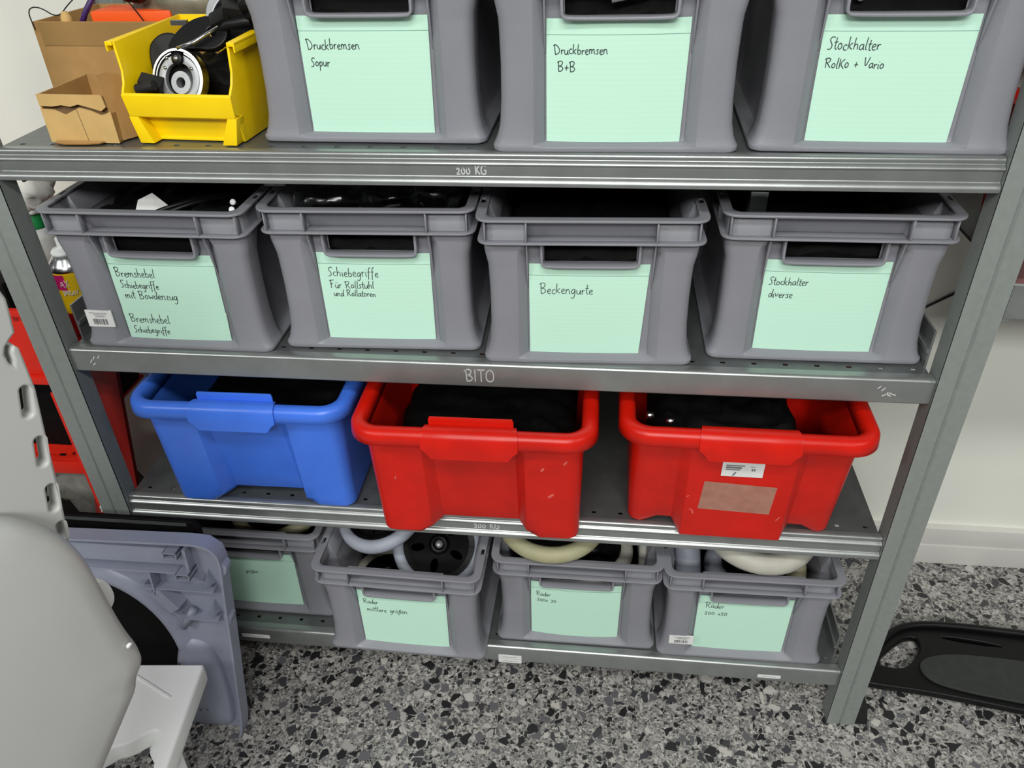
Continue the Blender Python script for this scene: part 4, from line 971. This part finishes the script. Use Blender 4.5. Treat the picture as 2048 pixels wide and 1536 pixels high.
# ------------------------------------------------------------------ white plastic chair in the foreground and its step
tdir = Vector((.5, .866, 0)); ndir = Vector((.866, -.5, 0))
PM = Matrix(((tdir.x, 0, ndir.x, .27), (tdir.y, 0, ndir.y, -.42), (0, 1, 0, 0), (0, 0, 0, 1)))
WCH = thing('bath_chair', 'white plastic bath chair with slotted backrest at the left front', 'chair')
WCH.matrix_world = PM
back = [(-.30, .86), (-.30, 1.24), (-.02, 1.24), (.020, 1.13), (.031, 1.077), (.030, 1.067), (.027, 1.045), (.021, 1.041), (.015, 1.036), (.012, 1.030), (.0125, 1.020), (.015, 1.017), (.0165, 1.021), (.0170, 1.029), (.0195, 1.0335), (.0225, 1.0335), (.0248, 1.030), (.0248, 1.02), (.024, .987), (.014, .924), (.006, .869), (-.004, .815), (-.03, .80), (-.2, .80)]
def slot(x0, z0, x1, z1, w_): 
    pts = []
    for k in range(9): a = math.pi * k / 8; pts.append((x0 + w_ * math.cos(a), z0 + w_ * math.sin(a)))
    for k in range(9): a = math.pi + math.pi * k / 8; pts.append((x1 + w_ * math.cos(a), z1 + w_ * math.sin(a)))
    return pts[::-1]
holes = [slot(.0150, .990, .0095, .968, .0045), slot(.0085, .936, .0035, .914, .0045), slot(.0005, .883, -.0040, .862, .0045), slot(-.0055, .839, -.0075, .826, .0036)]
o = plate('backrest', [back] + holes, .020, M['white'], WCH, .0028); o.matrix_parent_inverse = Matrix.Identity(4)
sh = chaikin([(-.34, .93), (-.12, .93), (-.055, .90), (-.030, .872), (-.014, .845), (-.005, .811), (-.003, .756), (.000, .697), (.0065, .657), (.003, .641), (-.009, .628), (-.014, .612), (-.028, .597), (-.056, .566), (-.084, .536), (-.16, .42), (-.34, .40)], 2, True)
mb = MB(); cx, cz = -.17, .69
rg = [[(cx + (x - cx) * s_, cz + (z - cz) * s_, y) for x, z in sh] for s_, y in ((.97, .010), (1.0, .022), (1.0, .034), (.985, .043), (.95, .049), (.85, .053), (.6, .055), (.3, .056))]
mb.rings(rg, True, True, True).build('seat_shell', M['white'], WCH)
mb = MB(); mb.rings([[(x, z, y) for x, z in chaikin([(-.008, .748), (.006, .751), (.013, .738), (.013, .718), (.004, .706), (-.008, .708)], 2, True)] for y in (.0, .012)]).build('lug', M['white_bright'], WCH, bevel=.002)
mb = MB().lathe([(.002, 0), (.0035, .001), (.0035, .002)], (-.006, .685, .05), 12); mb.build('small_catch', M['white_bright'], WCH)
for x, z in ((-.25, .4), (-.12, .47)): MB().tube([(x, z, .02), (x - .02, .005, .02)], .013, 14).build('leg', M['white'], WCH)
STL = thing('step_stool', 'low white plastic step stool beside the bath chair', 'stool')
ol = chaikin([(-.10, -.225), (.182, -.199)], 0) + [(.186, -.206), (.210, -.40), (.205, -.412), (.194, -.405)] + chaikin([(.176, -.34), (.165, -.316), (.148, -.326), (.13, -.345), (.105, -.352), (.06, -.42), (-.10, -.44)], 2)
o = plate('top', [ol], .034, M['white_bright'], STL, .004); o.location = (0, 0, .283)
MB().tube([(.168, -.332, .001), (.170, -.330, .15), (.171, -.328, .270)], [.017, .0185, .020], 20).build('leg', M['white_bright'], STL)
MB().tube([(.085, -.245, .001), (.085, -.245, .270)], [.016, .019], 20).build('leg', M['white_bright'], STL)
MB().tube([(-.06, -.26, .001), (-.06, -.26, .270)], [.016, .019], 20).build('leg', M['white_bright'], STL)
MB().box(-.05, .05, -.0015, .0015, -.001, .0015, (0, 0, math.radians(-24))).build('raised_line', M['white_bright'], STL, loc=(.112, -.243, .3004))

# ------------------------------------------------------------------ right: black footplate on the floor and the neighbouring shelf
FP = thing('footplate', 'black plastic footplate with cut-outs lying on the floor right of the shelving', 'footplate')
outer = chaikin([(1.325, .075), (1.352, .100), (1.394, .160), (1.440, .203), (1.500, .219), (1.607, .216), (1.80, .200), (1.95, .19), (1.95, -.02), (1.80, .005), (1.62, .030), (1.537, .044), (1.451, .057), (1.352, .064)], 2, True)
hole1 = chaikin([(1.372, .113), (1.437, .175), (1.470, .188), (1.474, .170), (1.470, .150), (1.446, .120), (1.420, .104)], 1, True)[::-1]
hole2 = chaikin([(1.524, .194), (1.636, .181), (1.633, .173), (1.527, .185)], 1, True)[::-1]
o = plate('plate', [outer, hole1, hole2], .016, M['black'], FP, .004); o.location = (0, 0, .020)
MB().tube(chaikin([(1.352, .10, .03), (1.394, .160, .031), (1.440, .203, .032), (1.500, .217, .033), (1.607, .214, .033), (1.80, .198, .033), (1.94, .188, .033)], 2), .0075, 10).build('edge_tube', M['black'], FP)
pad = chaikin([(1.452, .112), (1.478, .136), (1.54, .148), (1.65, .142), (1.80, .128), (1.93, .12), (1.93, .005), (1.80, .020), (1.62, .044), (1.52, .060), (1.465, .078)], 2, True)
o = plate('pad', [pad], .006, M['padgrey'], FP, .002); o.location = (0, 0, .030)
for x, y in ((1.40, .085), (1.85, .16), (1.85, .02), (1.55, .1)): MB().lathe([(.012, 0), (.012, .014)], (x, y, 0), 16).build('rubber_foot', M['rubber'], FP)
NS = thing('shelving_unit', 'neighbouring grey steel shelving unit at the right edge of the photo', 'shelf')
x0 = W + .0525
nbm = MB().rings([[(x, y, z) for y, z in ((-.006, .874), (-.006, .9205), (-.004, .9225), (.01, .9225), (.01, .9205), (-.003, .919), (-.003, .874))] for x in (x0 + .001, 2.35)])
nbm.build('front_beam', M['steel'], NS)
o = plate('beam_bracket', [[(x0, .8745), (x0, .865), (x0 + .004, .868)] + [(x0 + .004 + .008 * math.sin(math.radians(a)), .868 + .0065 * (1 - math.cos(math.radians(a)))) for a in (20, 45, 70, 90)]], .003, M['steel'], NS); o.rotation_euler = (math.radians(90), 0, 0); o.location = (0, -.003, 0)
MB().box(x0, 2.35, .010, DP, .916, .9205).build('shelf_panel', M['panel'], NS)
MB().box(x0, 2.35, .010, DP, 1.256, 1.2605).build('shelf_panel', M['panel'], NS)  # unseen upper shelf, added to shade the wall beside the right post
post_mb(2.352, 2.402, 2.352, -.0105, 1).build('post', M['post'], NS)
post_mb(2.352, 2.402, 2.352, DP + .004, -1).build('post', M['post'], NS)
NB = thing('tote_bin', 'red bin standing on the neighbouring shelf at the right edge', 'bin', (1.488, .150, .921), (0, 0, 0))
mb = MB(); mb.rings([[(x, y, z) for x, y in rrect(hx, hy, .02)] for hx, hy, z in ((.135, .09, 0), (.150, .1, .17))] + [[(x, y, z) for x, y in rrect(hx, hy, .018)] for hx, hy, z in ((.146, .096, .17), (.131, .086, .004))]).build('body', M['red'], NB)
mb = MB(); A, B = rrect(.160, .11, .024), rrect(.146, .096, .018); k = len(A)
mb.slab(A + B, [[j, (j + 1) % k, k + (j + 1) % k, k + j] for j in range(k)], lambda p: (p[0], p[1], .158), lambda p: (p[0], p[1], .174)); mb.build('rim', M['red'], NB, bevel=.003)
# wall cable behind the right crate
part(MB().tube([(1.36, .4425, .615), (1.416, .4425, .654), (1.466, .4425, .688), (1.60, .4425, .76)], .0022, 8), 'cable', 'thin dark cable running along the wall behind the right post', 'cable', M['ink'])
